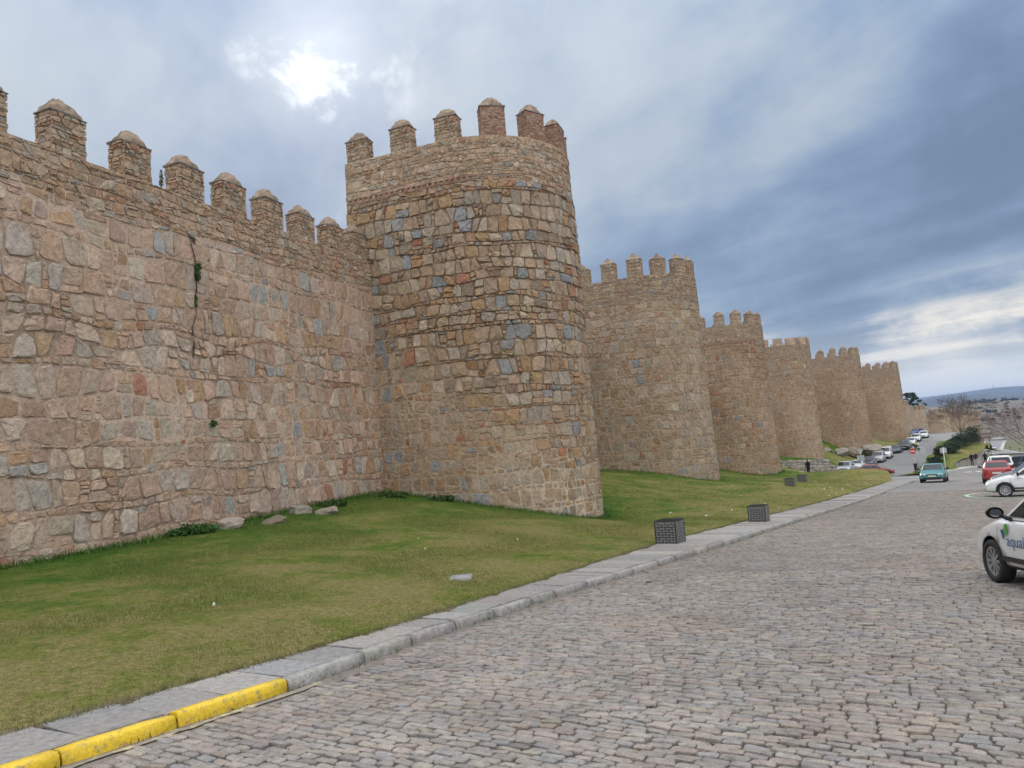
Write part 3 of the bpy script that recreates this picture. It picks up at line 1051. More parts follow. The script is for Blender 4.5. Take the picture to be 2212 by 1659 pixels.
def build_wall():
    LEN = 24.0
    ZT, ZB, ZR = 9.56, -0.9, 8.5
    A0 = J1 - WD * LEN
    bt = 0.012
    def S(u, v, d):
        off = d - bt * (v - 0.3) + 0.035 * np.sin(u * .7 + v * .45) * np.cos(v * .8) 
        return np.stack([A0[0] + WD[0] * u + WN[0] * off, A0[1] + WD[1] * u + WN[1] * off, v], 1)
    t = thing('curtain_wall', 'long battlemented city wall of pinkish granite blocks rising from the lawn', 'wall', (float(J1[0] - WD[0] * 8), float(J1[1] - WD[1] * 8), 0.25), -R(21.3))
    P, F, A, B = surf_grid(LEN, ZB, ZT, S, .3, .3)
    mb = MB()
    col = mortar_cols(P, (.605, .455, .352), (.515, .375, .28))
    Au, Bv = A.ravel(), B.ravel()
    opn = (.5 + .5 * np.sin(Au * .55 + 1.3 * np.sin(Bv * .7)) * np.sin(Bv * .9 + .6 * Au))[:, None]
    col = col * (1 - .42 * np.clip(opn * 1.6 - .5, 0, 1))
    # back and top as plain masonry
    k = len(P)
    TH = 2.4
    P2 = S(np.array([0, LEN, LEN, 0, 0, LEN]), np.array([ZT, ZT, ZT, ZT, ZB, ZB]), np.array([0, 0, -TH, -TH, -TH, -TH]))
    Pall = np.concatenate([P, P2])
    colall = np.concatenate([col, np.tile((.37, .32, .26), (6, 1))])
    Fall = [tuple(f) for f in F] + [(k, k + 1, k + 2, k + 3), (k + 3, k + 2, k + 5, k + 4)]
    put_mesh('wall_core', Pall, Fall, M_MORTAR, t, colall, True)
    quads = cells(LEN, ZB, ZR, (.42, .72), (.10, .22), (.28, .58), (.14, .40), .62, .06, .18, .14, .075, lambda u: 1.38 - .62 * min(1, u / LEN))
    open_j = lambda c: 0.5 + 0.5 * math.sin(c[0] * .55 + 1.3 * math.sin(c[1] * .7)) * math.sin(c[1] * .9 + .6 * c[0])
    # the courses get smaller towards the tower
    keep = lambda gz: gz - .15
    def tint(col, c, isbig):
        if not isbig:
            col = np.array(col) * np.array([1.0, .95, .9])
        f = np.clip((c[0] - 13) / 9, 0, 1)
        col = np.array(col) * (1 - .10 * f * np.array([.6, .9, 1.2]))
        return col
    n = masonry(t, quads, S, PAL_W, 2, lambda c: .036 - .022 * open_j(c), lambda c: .012 + .022 * open_j(c), score_view, keep=keep, colfn=tint)
    rub = cells(LEN, ZR, ZT, (.12, .24), (.07, .12), (.13, .36), (.12, .3), .3, .045, .15, .12, .07)
    n += masonry(t, rub, S, PAL_RUB, 1, .016, .03, score_view, n_single=0, mass='parapet_rubble')
    var = merlon_set('rubble', .92, .52, .95, 'dome', 4)
    rz = -R(21.3) + R(90)
    # merlons: from the tower back along the wall
    for du in (.50, 2.08, 3.87, 5.62, 7.42, 9.2, 11.1, 13.1, 15.05, 17.0, 18.9, 20.8, 22.7):
        p = S(np.array([LEN - du]), np.array([ZT]), np.array([-.33]))[0]
        add_merlon(t, p, rz, var)
    # coping stones between the merlons
    print('wall stones', n)
    return t, S
wall1, S_WALL = build_wall()

# ------------------------------------------------------------------ towers
def tower_plan(q, hd, r_, a_):
    w = ang(hd)
    n = np.array([w[1], -w[0]])
    b = np.array(q) / np.linalg.norm(q)
    c = np.array(q) + r_ * np.array([-b[1], b[0]])
    return c, w, n

def build_tower(idx, label):
    qx_, qy_, hd, r_, a_, pz, bt = TOW[idx]
    c, w, n = tower_plan((qx_, qy_), hd, r_, a_)
    back = 1.05 if idx == 0 else .45
    ls = a_ + back
    U = 2 * ls + math.pi * r_
    zb0 = -1.0
    def plan(u):
        u = np.asarray(u, float)
        P = np.zeros(u.shape + (2,))
        Nn = np.zeros(u.shape + (2,))
        m1 = u < ls
        m3 = u > ls + math.pi * r_
        m2 = ~(m1 | m3)
        P[m1] = c - w * r_ - n * a_ + (u[m1] - back)[:, None] * n
        Nn[m1] = -w
        th = (u[m2] - ls) / r_
        d = -w[None] * np.cos(th)[:, None] + n[None] * np.sin(th)[:, None]
        P[m2] = c + d * r_
        Nn[m2] = d
        uu = u[m3] - ls - math.pi * r_
        P[m3] = c + w * r_ - uu[:, None] * n
        Nn[m3] = w
        return P, Nn
    ph = rng.uniform(0, 6, 3)
    def S(u, v, d):
        P, Nn = plan(u)
        off = d - bt * (v - zb0) + .03 * np.sin(u * .8 + ph[0] + v * .3) * np.sin(v * .6 + ph[1])
        return np.stack([P[:, 0] + Nn[:, 0] * off, P[:, 1] + Nn[:, 1] * off, np.broadcast_to(v, u.shape)], 1)
    gz = float(zlawn(c[0] + n[0] * r_, c[1] + n[1] * r_))
    t = thing('wall_tower', label, 'tower', (float(c[0]), float(c[1]), gz), -R(hd), 'round towers along the city wall')
    zb = -2.2 if idx < 1 else (-3.4 if idx < 3 else -5.2)
    ztop = pz
    zr = pz - 1.75
    # core, parapet top, inner face and floor
    P, F, A, B = surf_grid(U, zb, ztop, S, .35 if idx < 2 else .6, .35 if idx < 2 else .6)
    if idx == 0:
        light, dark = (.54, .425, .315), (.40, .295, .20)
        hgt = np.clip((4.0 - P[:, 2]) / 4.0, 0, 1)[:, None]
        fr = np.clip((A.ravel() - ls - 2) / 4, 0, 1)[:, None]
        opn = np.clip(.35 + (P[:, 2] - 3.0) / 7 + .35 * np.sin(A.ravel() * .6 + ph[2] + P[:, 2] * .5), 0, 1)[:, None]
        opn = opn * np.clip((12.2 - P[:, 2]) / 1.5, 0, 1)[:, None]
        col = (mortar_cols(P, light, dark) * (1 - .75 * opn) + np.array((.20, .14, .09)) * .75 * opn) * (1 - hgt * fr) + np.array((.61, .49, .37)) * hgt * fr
    else:
        light, dark = (.49, .38, .275), (.385, .285, .195)
        col = mortar_cols(P, light, dark)
    nu = A.shape[0]
    us = A[:, 0]
    ring = []
    for dep, z in ((0, ztop), (-.62, ztop), (-.62, ztop - 1.15)):
        ring.append(S(us, np.full(nu, z), np.full(nu, dep)))
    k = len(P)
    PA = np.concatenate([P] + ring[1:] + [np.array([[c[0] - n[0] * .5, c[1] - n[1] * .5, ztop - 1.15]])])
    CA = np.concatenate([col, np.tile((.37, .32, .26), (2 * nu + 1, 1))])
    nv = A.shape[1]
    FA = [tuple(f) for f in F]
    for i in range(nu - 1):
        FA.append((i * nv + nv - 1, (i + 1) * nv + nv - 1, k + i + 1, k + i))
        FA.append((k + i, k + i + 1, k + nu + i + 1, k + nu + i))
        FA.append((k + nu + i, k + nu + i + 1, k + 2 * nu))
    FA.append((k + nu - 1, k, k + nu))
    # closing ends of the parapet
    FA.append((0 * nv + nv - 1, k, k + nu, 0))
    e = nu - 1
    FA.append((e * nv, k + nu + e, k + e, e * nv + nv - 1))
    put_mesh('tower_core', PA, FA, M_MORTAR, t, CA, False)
    lod = 2 if idx == 0 else (1 if idx < 3 else 0)
    tnt = [(1, 1, 1), (1.0, 1.03, 1.06), (.93, .88, .84), (1.02, 1.0, .97), (.97, .90, .84), (1.0, .94, .88)][idx]
    pal = PAL_T1 if idx == 0 else [(p, tuple(q * k for q, k in zip(c_, tnt))) for p, c_ in PAL_T2]
    quads = cells(U, zb, zr, (.38, .64), (.09, .20), (.27, .58), (.13, .40), .66, .05, .18, .14, .065)
    keep = lambda gz_: min(gz_, 0) - .25
    def tint(col, cc, isbig):
        if not isbig:
            col = np.array(col) * np.array([.98, .92, .86])
        return col
    def score(p, size):
        if not in_view(p, -5):
            return -1
        q = np.asarray(p)[:2] - c
        nn = q if q @ n > 0 else (q @ w) * w
        face = -(nn / (np.linalg.norm(nn) + 1e-6)) @ (np.asarray(p)[:2] / np.linalg.norm(np.asarray(p)[:2]))
        return size * max(face, -1)
    open_j = lambda cc: np.clip(.35 + (cc[1] - 3.0) / 7 * (1 if idx == 0 else .35) + .35 * math.sin(cc[0] * .6 + ph[2] + cc[1] * .5), 0, 1)
    cnt = masonry(t, quads, S, pal, lod, lambda cc: .036 - .022 * open_j(cc), lambda cc: .012 + (.046 if idx == 0 else .026) * open_j(cc), score, keep=keep, colfn=tint)
    rub = cells(U, zr, ztop, (.13, .27), (.07, .12), (.14, .38), (.12, .32), .3, .045, .15, .12, .07)
    cnt += masonry(t, rub, S, PAL_RUB if idx == 0 else PAL_T2, 1 if idx == 0 else 0, .016, .028, score, n_single=0, mass='parapet_rubble')
    # merlons
    if idx == 3:
        var = merlon_set('block', 1.15, .62, .95, None)
        varb = var
    elif idx in (1,):
        var = merlon_set('rubble', .98, .60, 1.12, 'pyr')
        varb = var
    else:
        var = merlon_set('rubble', .92, .52, .95, 'dome', 4)
        varb = merlon_set('brick', .92, .60, 1.1, 'dome', 2) if idx == 0 else var
    step = 1.86
    m = int((U - 1.0) // step)
    for i in range(m + 1):
        u = .55 + (U - 1.1) * i / m
        Pp, Nn = plan(np.array([u]))
        p = S(np.array([u]), np.array([ztop]), np.array([-.32]))[0]
        rz = math.atan2(Nn[0, 1], Nn[0, 0]) - math.pi / 2
        brick = idx == 0 and 3 <= i <= 6
        add_merlon(t, p, rz, varb if brick else var)
    if idx in (0, 2):
        # brick string course with dogtooth on the straight flank
        mb = MB()
        u1 = ls + (1.2 if idx == 0 else 4.5)
        zz = zr
        for row, (dz_, prot) in enumerate(((.0, .05), (.16, .07))):
            u = .02
            while u < u1:
                wv = .24
                V = S(np.array([u, u + wv - .012] * 4), np.array([zz + dz_] * 2 + [zz + dz_ + .05] * 2 + [zz + dz_] * 2 + [zz + dz_ + .05] * 2), np.array([-.04] * 4 + [prot] * 4))
                mb.add(V, [(4, 5, 7, 6), (0, 4, 6, 2), (5, 1, 3, 7), (6, 7, 3, 2), (0, 1, 5, 4)], stone_pal(PAL_BRICK))
                u += wv
        u = .05
        while u < u1:
            V = S(np.array([u, u + .11] * 4), np.array([zz + .052] * 2 + [zz + .155] * 2 + [zz + .052] * 2 + [zz + .155] * 2), np.array([-.04] * 4 + [.062] * 4))
            mb.add(V, [(4, 5, 7, 6), (0, 4, 6, 2), (5, 1, 3, 7), (6, 7, 3, 2)], stone_pal(PAL_BRICK))
            u += .24
        mb.build('string_course', M_STONE, t, False, 'stuff')
    print('tower', idx, cnt)
    return t, S, c, w, n

LABT = ['tall near round tower with three red brick merlons beside the long wall',
        'second round tower along the wall, with sharp pyramid merlon caps',
        'third round tower along the wall, darker brown with a brick string course',
        'round tower with flat grey block merlons without caps',
        'round tower standing on bare rock behind the parked vans',
        'sixth round tower beside the top of the row of white cars']
TWR = [build_tower(i, LABT[i]) for i in range(6)]
# ================================================================== more walls
def plain_curtain(name, label, A, B, zt0, zt1, zb, stones, kind='dome'):
    """length of wall between two towers, A and B on its outer face"""
    A, B = np.array(A), np.array(B)
    L = float(np.linalg.norm(B - A))
    w = (B - A) / L
    n = np.array([w[1], -w[0]])
    def S(u, v, d):
        return np.stack([A[0] + w[0] * u + n[0] * d, A[1] + w[1] * u + n[1] * d, v + 0 * u], 1)
    t = thing(name, label, 'wall', (float((A[0] + B[0]) / 2), float((A[1] + B[1]) / 2), zb + 1), -math.atan2(w[0], w[1]), 'stretches of city wall between towers')
    mb = MB()
    zt = min(zt0, zt1)
    P = S(np.array([0, L, L, 0, 0, L, L, 0.]), np.array([zb, zb, zt, zt, zb, zb, zt, zt]), np.array([0, 0, 0, 0, -2.2, -2.2, -2.2, -2.2]))
    mb.add(P, [(0, 1, 2, 3), (3, 2, 6, 7), (5, 4, 7, 6)], (.46, .36, .265))
    mb.build('wall_core', M_MORTAR if stones else M_FARSTONE, t)
    if stones:
        qs = cells(L, zb, zt, (.42, .68), (.10, .22), (.3, .66), (.16, .5), .74, .04, .15, .1, .05)
        masonry(t, qs, S, PAL_T2, 0, .02, .035, score_view, n_single=0, keep=lambda z: min(z, 0) - .3)
    var = merlon_set('rubble', .92, .52, .95, 'dome', 4)
    u = 1.0
    while u < L - .6:
        p = S(np.array([u]), np.array([zt]), np.array([-.33]))[0]
        add_merlon(t, p, -math.atan2(w[0], w[1]) + math.pi / 2, var)
        u += 1.82
    return t

def mat_farstone():
    """masonry whose blocks are too far away to tell apart"""
    m_, t, b = new_mat("distant_masonry")
    pos = t.add('ShaderNodeNewGeometry').outputs['Position']
    sc_ = t.add('ShaderNodeMapping')
    sc_.inputs['Scale'].default_value = (1.0, 1.0, 1.25)
    t.l.new(pos, sc_.inputs[0])
    vo = t.add('ShaderNodeTexVoronoi', feature='F1')
    t.l.new(sc_.outputs[0], vo.inputs['Vector'])
    vo.inputs['Scale'].default_value = 2.1
    ve = t.add('ShaderNodeTexVoronoi', feature='DISTANCE_TO_EDGE')
    t.l.new(sc_.outputs[0], ve.inputs['Vector'])
    ve.inputs['Scale'].default_value = 2.1
    sp = t.add('ShaderNodeSeparateColor')
    t.l.new(vo.outputs['Color'], sp.inputs[0])
    c = t.ramp(sp.outputs[0], [(0.0, (.33, .23, .15)), (.5, (.385, .285, .20)), (1.0, (.36, .29, .22))])
    c = t.mix(t.smooth(ve.outputs['Distance'], 0.02, 0.10, 1.0, 0.0), c, (.46, .35, .25, 1))
    c = t.mix(1.0, c, t.ramp(t.noise(pos, .5, 4.0, .6), [(.3, .8), (.7, 1.15)]), 'MULTIPLY')
    t.put(b.inputs['Base Color'], c)
    b.inputs['Roughness'].default_value = .95
    bump(t, b, ve.outputs['Distance'], .6, .05)
    return m_
M_FARSTONE = mat_farstone()

def back_pts(i):
    t, S, c, w, n = TWR[i]
    a = TOW[i][4]
    r_ = TOW[i][3]
    return c - n * a - w * r_, c - n * a + w * r_
CURT = ['stretch of city wall between the brick-merloned tower and the second tower', 'stretch of city wall between the second and third towers',
        'stretch of city wall between the third tower and the flat-merloned tower', 'stretch of city wall between the flat-merloned tower and the rock-based tower',
        'stretch of city wall between the rock-based tower and the sixth tower']
for i in range(5):
    plain_curtain('curtain_wall', CURT[i], back_pts(i)[1], back_pts(i + 1)[0], 8.6 - .15 * i, 8.6 - .15 * i, -2.2 - .5 * i, i < 2)

FAR_T = [((93.93, 185.0), 33.0, 4.2, 4.35, 'narrow sliver of tower just past the sixth tower, below the conifer'),
         ((111.08, 210.0), 36.0, 4.2, 3.25, 'low distant tower in front of the dark conifer'),
         ((131.14, 235.0), 38.5, 4.2, 2.0, 'distant tower left of the bare tree trunk'),
         ((149.5, 258.0), 40.0, 4.2, 1.2, 'distant tower behind the bare tree trunk'),
         ((167.07, 280.0), 41.0, 4.2, 0.55, 'last distant tower, at the right end of the wall')]
prev = back_pts(5)[1]
FARLAB = ['stretch of city wall between the sixth tower and the narrow sliver of tower', 'stretch of city wall left of the low distant tower',
          'stretch of city wall left of the tower by the bare tree', 'stretch of city wall behind the crown of the bare tree', 'stretch of city wall left of the last distant tower']
for k, (q, hd, r_, pz, lab) in enumerate(FAR_T):
    c, w, n = tower_plan(q, hd, r_, 3.4)
    zb = -12.0
    t = thing('wall_tower', lab, 'tower', (float(c[0]), float(c[1]), -9.0), -R(hd), 'round towers along the city wall')
    V, F = [], []
    path = [(-3.8, -1, 0)] + [(None, th, 0) for th in np.linspace(0, math.pi, 21)] + [(-3.8, 1, 0)]
    pts = []
    for p in path:
        if p[0] is not None:
            pts.append((c + n * p[0] + w * r_ * p[1], w * p[1]))
        else:
            d = -w * math.cos(p[1]) + n * math.sin(p[1])
            pts.append((c + d * r_, d))
    m = len(pts)
    for z in np.linspace(zb, pz, 8):
        for (p, d) in pts:
            o_ = .03 * (pz - z)
            V.append((p[0] + d[0] * o_, p[1] + d[1] * o_, z))
    for j in range(7):
        for i in range(m - 1):
            F.append((j * m + i, j * m + i + 1, (j + 1) * m + i + 1, (j + 1) * m + i))
    F.append(tuple(7 * m + i for i in range(m)))
    put_mesh('tower_core', V, F, M_FARSTONE, t, None, False)
    var = merlon_set('rubble', .92, .52, .95, 'dome', 4)
    nm = 10
    for i in range(nm):
        th = math.pi * i / (nm - 1)
        d = -w * math.cos(th) + n * math.sin(th)
        p = c + d * (r_ - .33)
        add_merlon(t, (p[0], p[1], pz), math.atan2(d[1], d[0]) - math.pi / 2, var)
    a = c - n * 3.4 - w * r_
    plain_curtain('curtain_wall', FARLAB[k], prev, a, pz - 3.4, pz - 3.4, -12.0, False)
    prev = c - n * 3.4 + w * r_

# ================================================================== side road, bank, far country
side_s = np.concatenate([np.arange(64, 190, 2.0)])
side = grid_sheet('side_road', side_s, lambda s: tlawn(s) + 0.02, lambda s: tside(s), 14,
                  lambda s, t, x, y: np.where(s < 92, zroad(s) * np.clip((92 - s) / 14, 0, 1) + zside(s) * (1 - np.clip((92 - s) / 14, 0, 1)), zside(s)) + 0.012, [M_ASPHALT])

def far_ctrl():
    P = [(44, 70, -6.5), (60, 100, -7.6), (77, 125, -8.6), (95, 150, -9.0), (112, 175, -10.5), (140, 230, -12.5), (180, 260, -15), (205, 320, -17.0), (216, 350, -17.8), (240, 400, -18.4),
         (268, 430, -18.6), (314, 520, -19.5), (427, 700, -21.5), (528, 880, -11.2), (553, 900, -11.2), (611, 1000, -4.2), (648, 1050, -1.7), (706, 1150, 2.0), (773, 1250, 9.2), (850, 1400, 16.6), (890, 1400, 14.6),
         (824, 1400, 15.6), (600, 1400, 12), (1200, 1300, 8), (1100, 900, -10), (900, 700, -18), (600, 500, -20), (400, 250, -17), (250, 120, -14), (150, 60, -9), (110, 230, -10), (150, 330, -14), (200, 500, -16), (300, 800, -12), (400, 1100, -3), (250, 1300, 2), (700, 1600, 12), (1000, 1700, 10), (700, 2000, -10), (1200, 2000, -15), (300, 1900, -15)]
    return tps(P)
zfar = far_ctrl()
xs = np.concatenate([np.arange(30, 320, 10.0), np.arange(320, 1301, 20.0)])
ys = np.concatenate([np.arange(60, 560, 10.0), np.arange(560, 2001, 24.0)])
XX, YY = np.meshgrid(xs, ys, indexing='ij')
ZZ = zfar(XX, YY)
ZZ = ZZ + np.clip((YY - 600) / 500, 0, 1) * (1.2 * np.sin(XX * .03 + 2 * np.sin(YY * .011)) + .9 * np.sin(YY * .05 + XX * .02))
ny = len(ys)
i_ = np.arange((len(xs) - 1) * ny).reshape(-1, ny)[:, :-1].ravel()
FF = np.stack([i_, i_ + ny, i_ + ny + 1, i_ + 1], 1)
def mat_hill():
    m_, t, b = new_mat("dry_hillside")
    pos = t.add('ShaderNodeNewGeometry').outputs['Position']
    n = t.noise(pos, 0.012, 6.0, 0.62)
    n2 = t.noise(pos, 0.16, 6.0, 0.7)
    sp = t.add('ShaderNodeSeparateXYZ')
    t.l.new(pos, sp.inputs[0])
    dry = t.ramp(n, [(.3, (.115, .092, .068)), (.5, (.15, .125, .092)), (.7, (.13, .112, .078))])
    dry = t.mix(1.0, dry, t.ramp(n2, [(.3, .7), (.7, 1.25)]), 'MULTIPLY')
    grn = t.ramp(n2, [(.3, (.075, .088, .028)), (.7, (.125, .125, .05))])
    c = t.mix(t.smooth(sp.outputs[1], 430, 640), grn, dry)
    t.put(b.inputs['Base Color'], c)
    b.inputs['Roughness'].default_value = .95
    return m_
put_mesh('hillside', np.stack([XX, YY, ZZ], -1).reshape(-1, 3), FF, mat_hill(), None, None, True, None, 'structure')
# wide plain under everything, out to the horizon
M_PLAIN = mat_plain("plain_fields", (.11, .095, .07), .95, var=.3, nscale=.004)
put_mesh('ground', [(-9000, -9000, -42), (14000, -9000, -42), (14000, 16000, -42), (-9000, 16000, -42)], [(0, 1, 2, 3)], M_PLAIN, None, None, False, None, 'structure')
# mountain ridges
M_MOUNT = mat_plain("scrub_mountain", (.05, .056, .05), .95, var=.35, nscale=.006)
def ridge(name, y0, prof, depth, seed, zb=-42.0):
    r2 = np.random.default_rng(seed)
    xs_ = np.linspace(prof[0][0], prof[-1][0], 90)
    top = np.interp(xs_, [p[0] for p in prof], [p[1] for p in prof])
    k = np.cumsum(r2.normal(0, 1, 90))
    k -= np.linspace(k[0], k[-1], 90)
    top = top + k * .9
    V, F = [], []
    nj = 9
    for i, x in enumerate(xs_):
        for j in range(nj):
            f = j / (nj - 1)
            h = zb + (top[i] - zb) * math.sin(math.pi / 2 * f) ** 1.1 * (1 + .05 * math.sin(i * .6 + j * 1.3) * (1 - f))
            V.append((x + r2.normal(0, 8), y0 - depth * (1 - f), h))
        V.append((x, y0 + depth * .8, zb))
    m = nj + 1
    for i in range(89):
        for j in range(m - 1):
            F.append((i * m + j, (i + 1) * m + j, (i + 1) * m + j + 1, i * m + j + 1))
    put_mesh(name, V, F, M_MOUNT, None, None, True, None, 'structure')
ridge('mountain', 6000, [(1500, 60), (2600, 105), (3000, 128), (3473, 150), (3718, 166), (3895, 157), (4300, 175), (5200, 150), (6500, 120), (8500, 60)], 1300, 3)
ridge('mountain', 4000, [(900, 40), (1700, 60), (2313, 86), (2562, 80), (2900, 95), (3500, 75), (5500, 50)], 900, 4)

# far road winding down
def far_ribbon(name, pts, wid, lift, mat):
    V, F = [], []
    P = [np.array(p, float) for p in pts]
    dense = []
    for a, b_ in zip(P[:-1], P[1:]):
        for f in np.linspace(0, 1, 8, endpoint=False):
            dense.append(a * (1 - f) + b_ * f)
    dense.append(P[-1])
    for i, p in enumerate(dense):
        d = dense[min(i + 1, len(dense) - 1)] - dense[max(i - 1, 0)]
        d /= np.linalg.norm(d)
        nn = np.array([d[1], -d[0]])
        for s_ in (-1, 1):
            q = p + nn * wid / 2 * s_
            V.append((q[0], q[1], float(zfar(q[0], q[1])) + lift))
        if i:
            k = 2 * i
            F.append((k - 2, k - 1, k + 1, k))
    o = put_mesh(name, V, F, mat, None, None, False, None, 'structure')
    if o.data.polygons[0].normal.z < 0:
        o.data.flip_normals()
    return o
far_ribbon('far_pavement', [(188, 296), (208, 333), (222, 362), (236, 392), (262, 432), (320, 522)], 13, .25, M_SLAB_PLAIN := mat_plain("pale_pavement", (.42, .41, .39), .9))
far_ribbon('far_road', [(188, 296), (208, 333), (222, 362), (236, 392), (262, 432), (320, 522)], 9.5, .4, M_ASPHALT)

# grass bank between the side road and the street
Rk = [(43.7, 86.5, -4.3), (48, 94, -4.45), (55.2, 106, -4.65), (62, 117.5, -4.7), (66.5, 125, -4.6), (79, 145, -3.95), (91.5, 165, -2.95)]
Mk = [(43.4, 81.0, -4.30), (48.5, 87.3, -4.6), (54.5, 95, -5.05), (63.0, 106.5, -5.75), (71, 117.5, -6.5), (86, 138, -7.5), (104, 162, -9.2)]
bank_z = tps([(x, y, z) for x, y, z in Rk] + [(62.6, 111.5, -3.5), (66.5, 115, -3.3), (69.5, 119, -3.2), (58.0, 106, -3.9), (66.0, 111.8, -3.9), (61.5, 105.8, -4.7), (57, 99.5, -4.95), (53.3, 94.6, -4.98), (48.2, 87.8, -4.5), (43.6, 82, -4.25), (70.2, 116.8, -3.7), (74, 126, -3.3), (82, 140, -3.6), (78, 134, -3.4), (94, 158, -4.5)])
Me = [(43.4, 81.0, -4.28), (48.5, 87.3, -4.55), (53.5, 95.2, -4.95), (56.8, 102.3, -4.95), (61.5, 106.6, -4.5), (66.3, 110.9, -3.75), (72.5, 120, -4.2), (84, 138, -5.2), (101, 162, -7.2)]
bank_z = tps([(x, y, z) for x, y, z in Rk] + Me + [(62.6, 111.5, -3.5), (66.5, 115, -3.25), (69.0, 118.5, -3.1), (58.0, 106, -3.95), (63.5, 110.2, -3.75), (52.0, 97.5, -4.6), (74, 126, -3.3), (82, 140, -3.6)])
V, F, C_ = [], [], []
nb, mb_ = 40, 24
fr_ = np.linspace(0, 1, nb)
ip = lambda K, j: np.interp(fr_ * (len(K) - 1), range(len(K)), [k[j] for k in K])
rx, ry, mx, my = ip(Rk, 0), ip(Rk, 1), ip(Me, 0), ip(Me, 1)
mx_, my_, mz_ = ip(Mk, 0), ip(Mk, 1), ip(Mk, 2)
for i in range(nb):
    for j in range(mb_):
        f = j / (mb_ - 1)
        x, y = rx[i] * (1 - f) + mx[i] * f, ry[i] * (1 - f) + my[i] * f
        V.append((x, y, float(bank_z(x, y)) + .02))
        C_.append((.72 - .25 * f if i < 16 else .52 - .35 * f, .65 if i < 5 and f < .75 else (.42 * f if i > 14 else 0), 0))
for i in range(nb - 1):
    for j in range(mb_ - 1):
        F.append((i * mb_ + j, i * mb_ + j + 1, (i + 1) * mb_ + j + 1, (i + 1) * mb_ + j))
bank = put_mesh('grass_bank', V, F, M_LAWN, None, C_, True, None, 'structure')
if bank.data.polygons[0].normal.z < 0:
    bank.data.flip_normals()
# grass verge between the wall foot and the pavement
V, F = [], []
for i in range(nb):
    for j, (q, dz_) in enumerate(((-4.4, -.1), (-1.85, .08))):
        d_ = np.array([mx_[i], my_[i]])
        V.append((mx_[i] - .8 * abs(q), my_[i] + .6 * abs(q), mz_[i] + dz_))
    if i:
        F.append((2 * i - 2, 2 * i - 1, 2 * i + 1, 2 * i))
vg = put_mesh('verge', V, F, M_LAWN, None, [(.4, .2, 0)] * len(V), True, None, 'structure')
if vg.data.polygons[0].normal.z < 0:
    vg.data.flip_normals()
# pavement with kerb below the bank
far_pav = MB()
for (a, b_) in zip(Mk[:-1], Mk[1:]):
    a, b_ = np.array(a), np.array(b_)
    d = (b_ - a)[:2]
    d /= np.linalg.norm(d)
    nn = np.array([d[1], -d[0]])
    za, zb_ = float(zroad(xy2st(a[0], a[1])[0])), float(zroad(xy2st(b_[0], b_[1])[0]))
    za, zb_ = max(za, a[2] - .05), max(zb_, b_[2] - .05)
    L = []
    for (p, z) in ((a, za), (b_, zb_)):
        for off, dz_ in ((-1.9, .14), (-.25, .14), (0, .13), (.02, -.5)):
            L.append((p[0] + nn[0] * off, p[1] + nn[1] * off, z + dz_))
    far_pav.add(L, [(0, 1, 5, 4), (1, 2, 6, 5), (2, 3, 7, 6)])
far_pav.build('bank_pavement', M_SLAB_PLAIN, None, False, 'structure')

# zebra bars
M_WHITE = mat_faded("road_paint", (.62, .62, .60), (.33, .32, .31), .55, .7, 3.0)
M_GREENP = mat_faded("green_paint", (.36, .52, .40), (.33, .32, .31), .45, .66, 2.0)
zeb = MB()
for k in range(5):
    t0 = 2.6 + k * 1.0
    P = []
    for (s_, t_) in ((89.6, t0), (92.6, t0), (92.6, t0 + .55), (89.6, t0 + .55)):
        x, y = st2xy(s_ + .8 * t_, t_)
        P.append((float(x), float(y), float(zroad(s_ + .8 * t_)) + .012))
    zeb.add(P, [(0, 3, 2, 1)])
for k in range(4):
    P = []
    for (s_, t_) in ((76.2 + k * 1.5, -3.6 + .25 * k), (76.6 + k * 1.5, -3.6 + .25 * k), (76.6 + k * 1.5, -.6), (76.2 + k * 1.5, -.6)):
        x, y = st2xy(s_, t_)
        zq = float(zroad(s_)) * np.clip((92 - s_) / 14, 0, 1) + float(zside(s_)) * (1 - np.clip((92 - s_) / 14, 0, 1))
        P.append((float(x), float(y), zq + .024))
    zeb.add(P, [(0, 3, 2, 1)])
zeb.build('zebra_markings', M_WHITE, None, False, 'structure')
# pale green painted arc beside the parked cars
V, F = [], []
for i, a in enumerate(np.linspace(R(70), R(290), 40)):
    for r_ in (2.0, 2.22):
        s_, t_ = 39.5 + 2.6 * math.sin(a) * r_ / 2.1 * 1.1, 6.2 + r_ * .85 * math.cos(a)
        x, y = st2xy(s_, t_)
        V.append((float(x), float(y), float(zroad(s_)) + .012))
    if i:
        F.append((2 * i - 2, 2 * i - 1, 2 * i + 1, 2 * i))
o = put_mesh('green_marking', V, F, M_GREENP, None, None, False, None, 'structure')
if o.data.polygons[0].normal.z < 0:
    o.data.flip_normals()

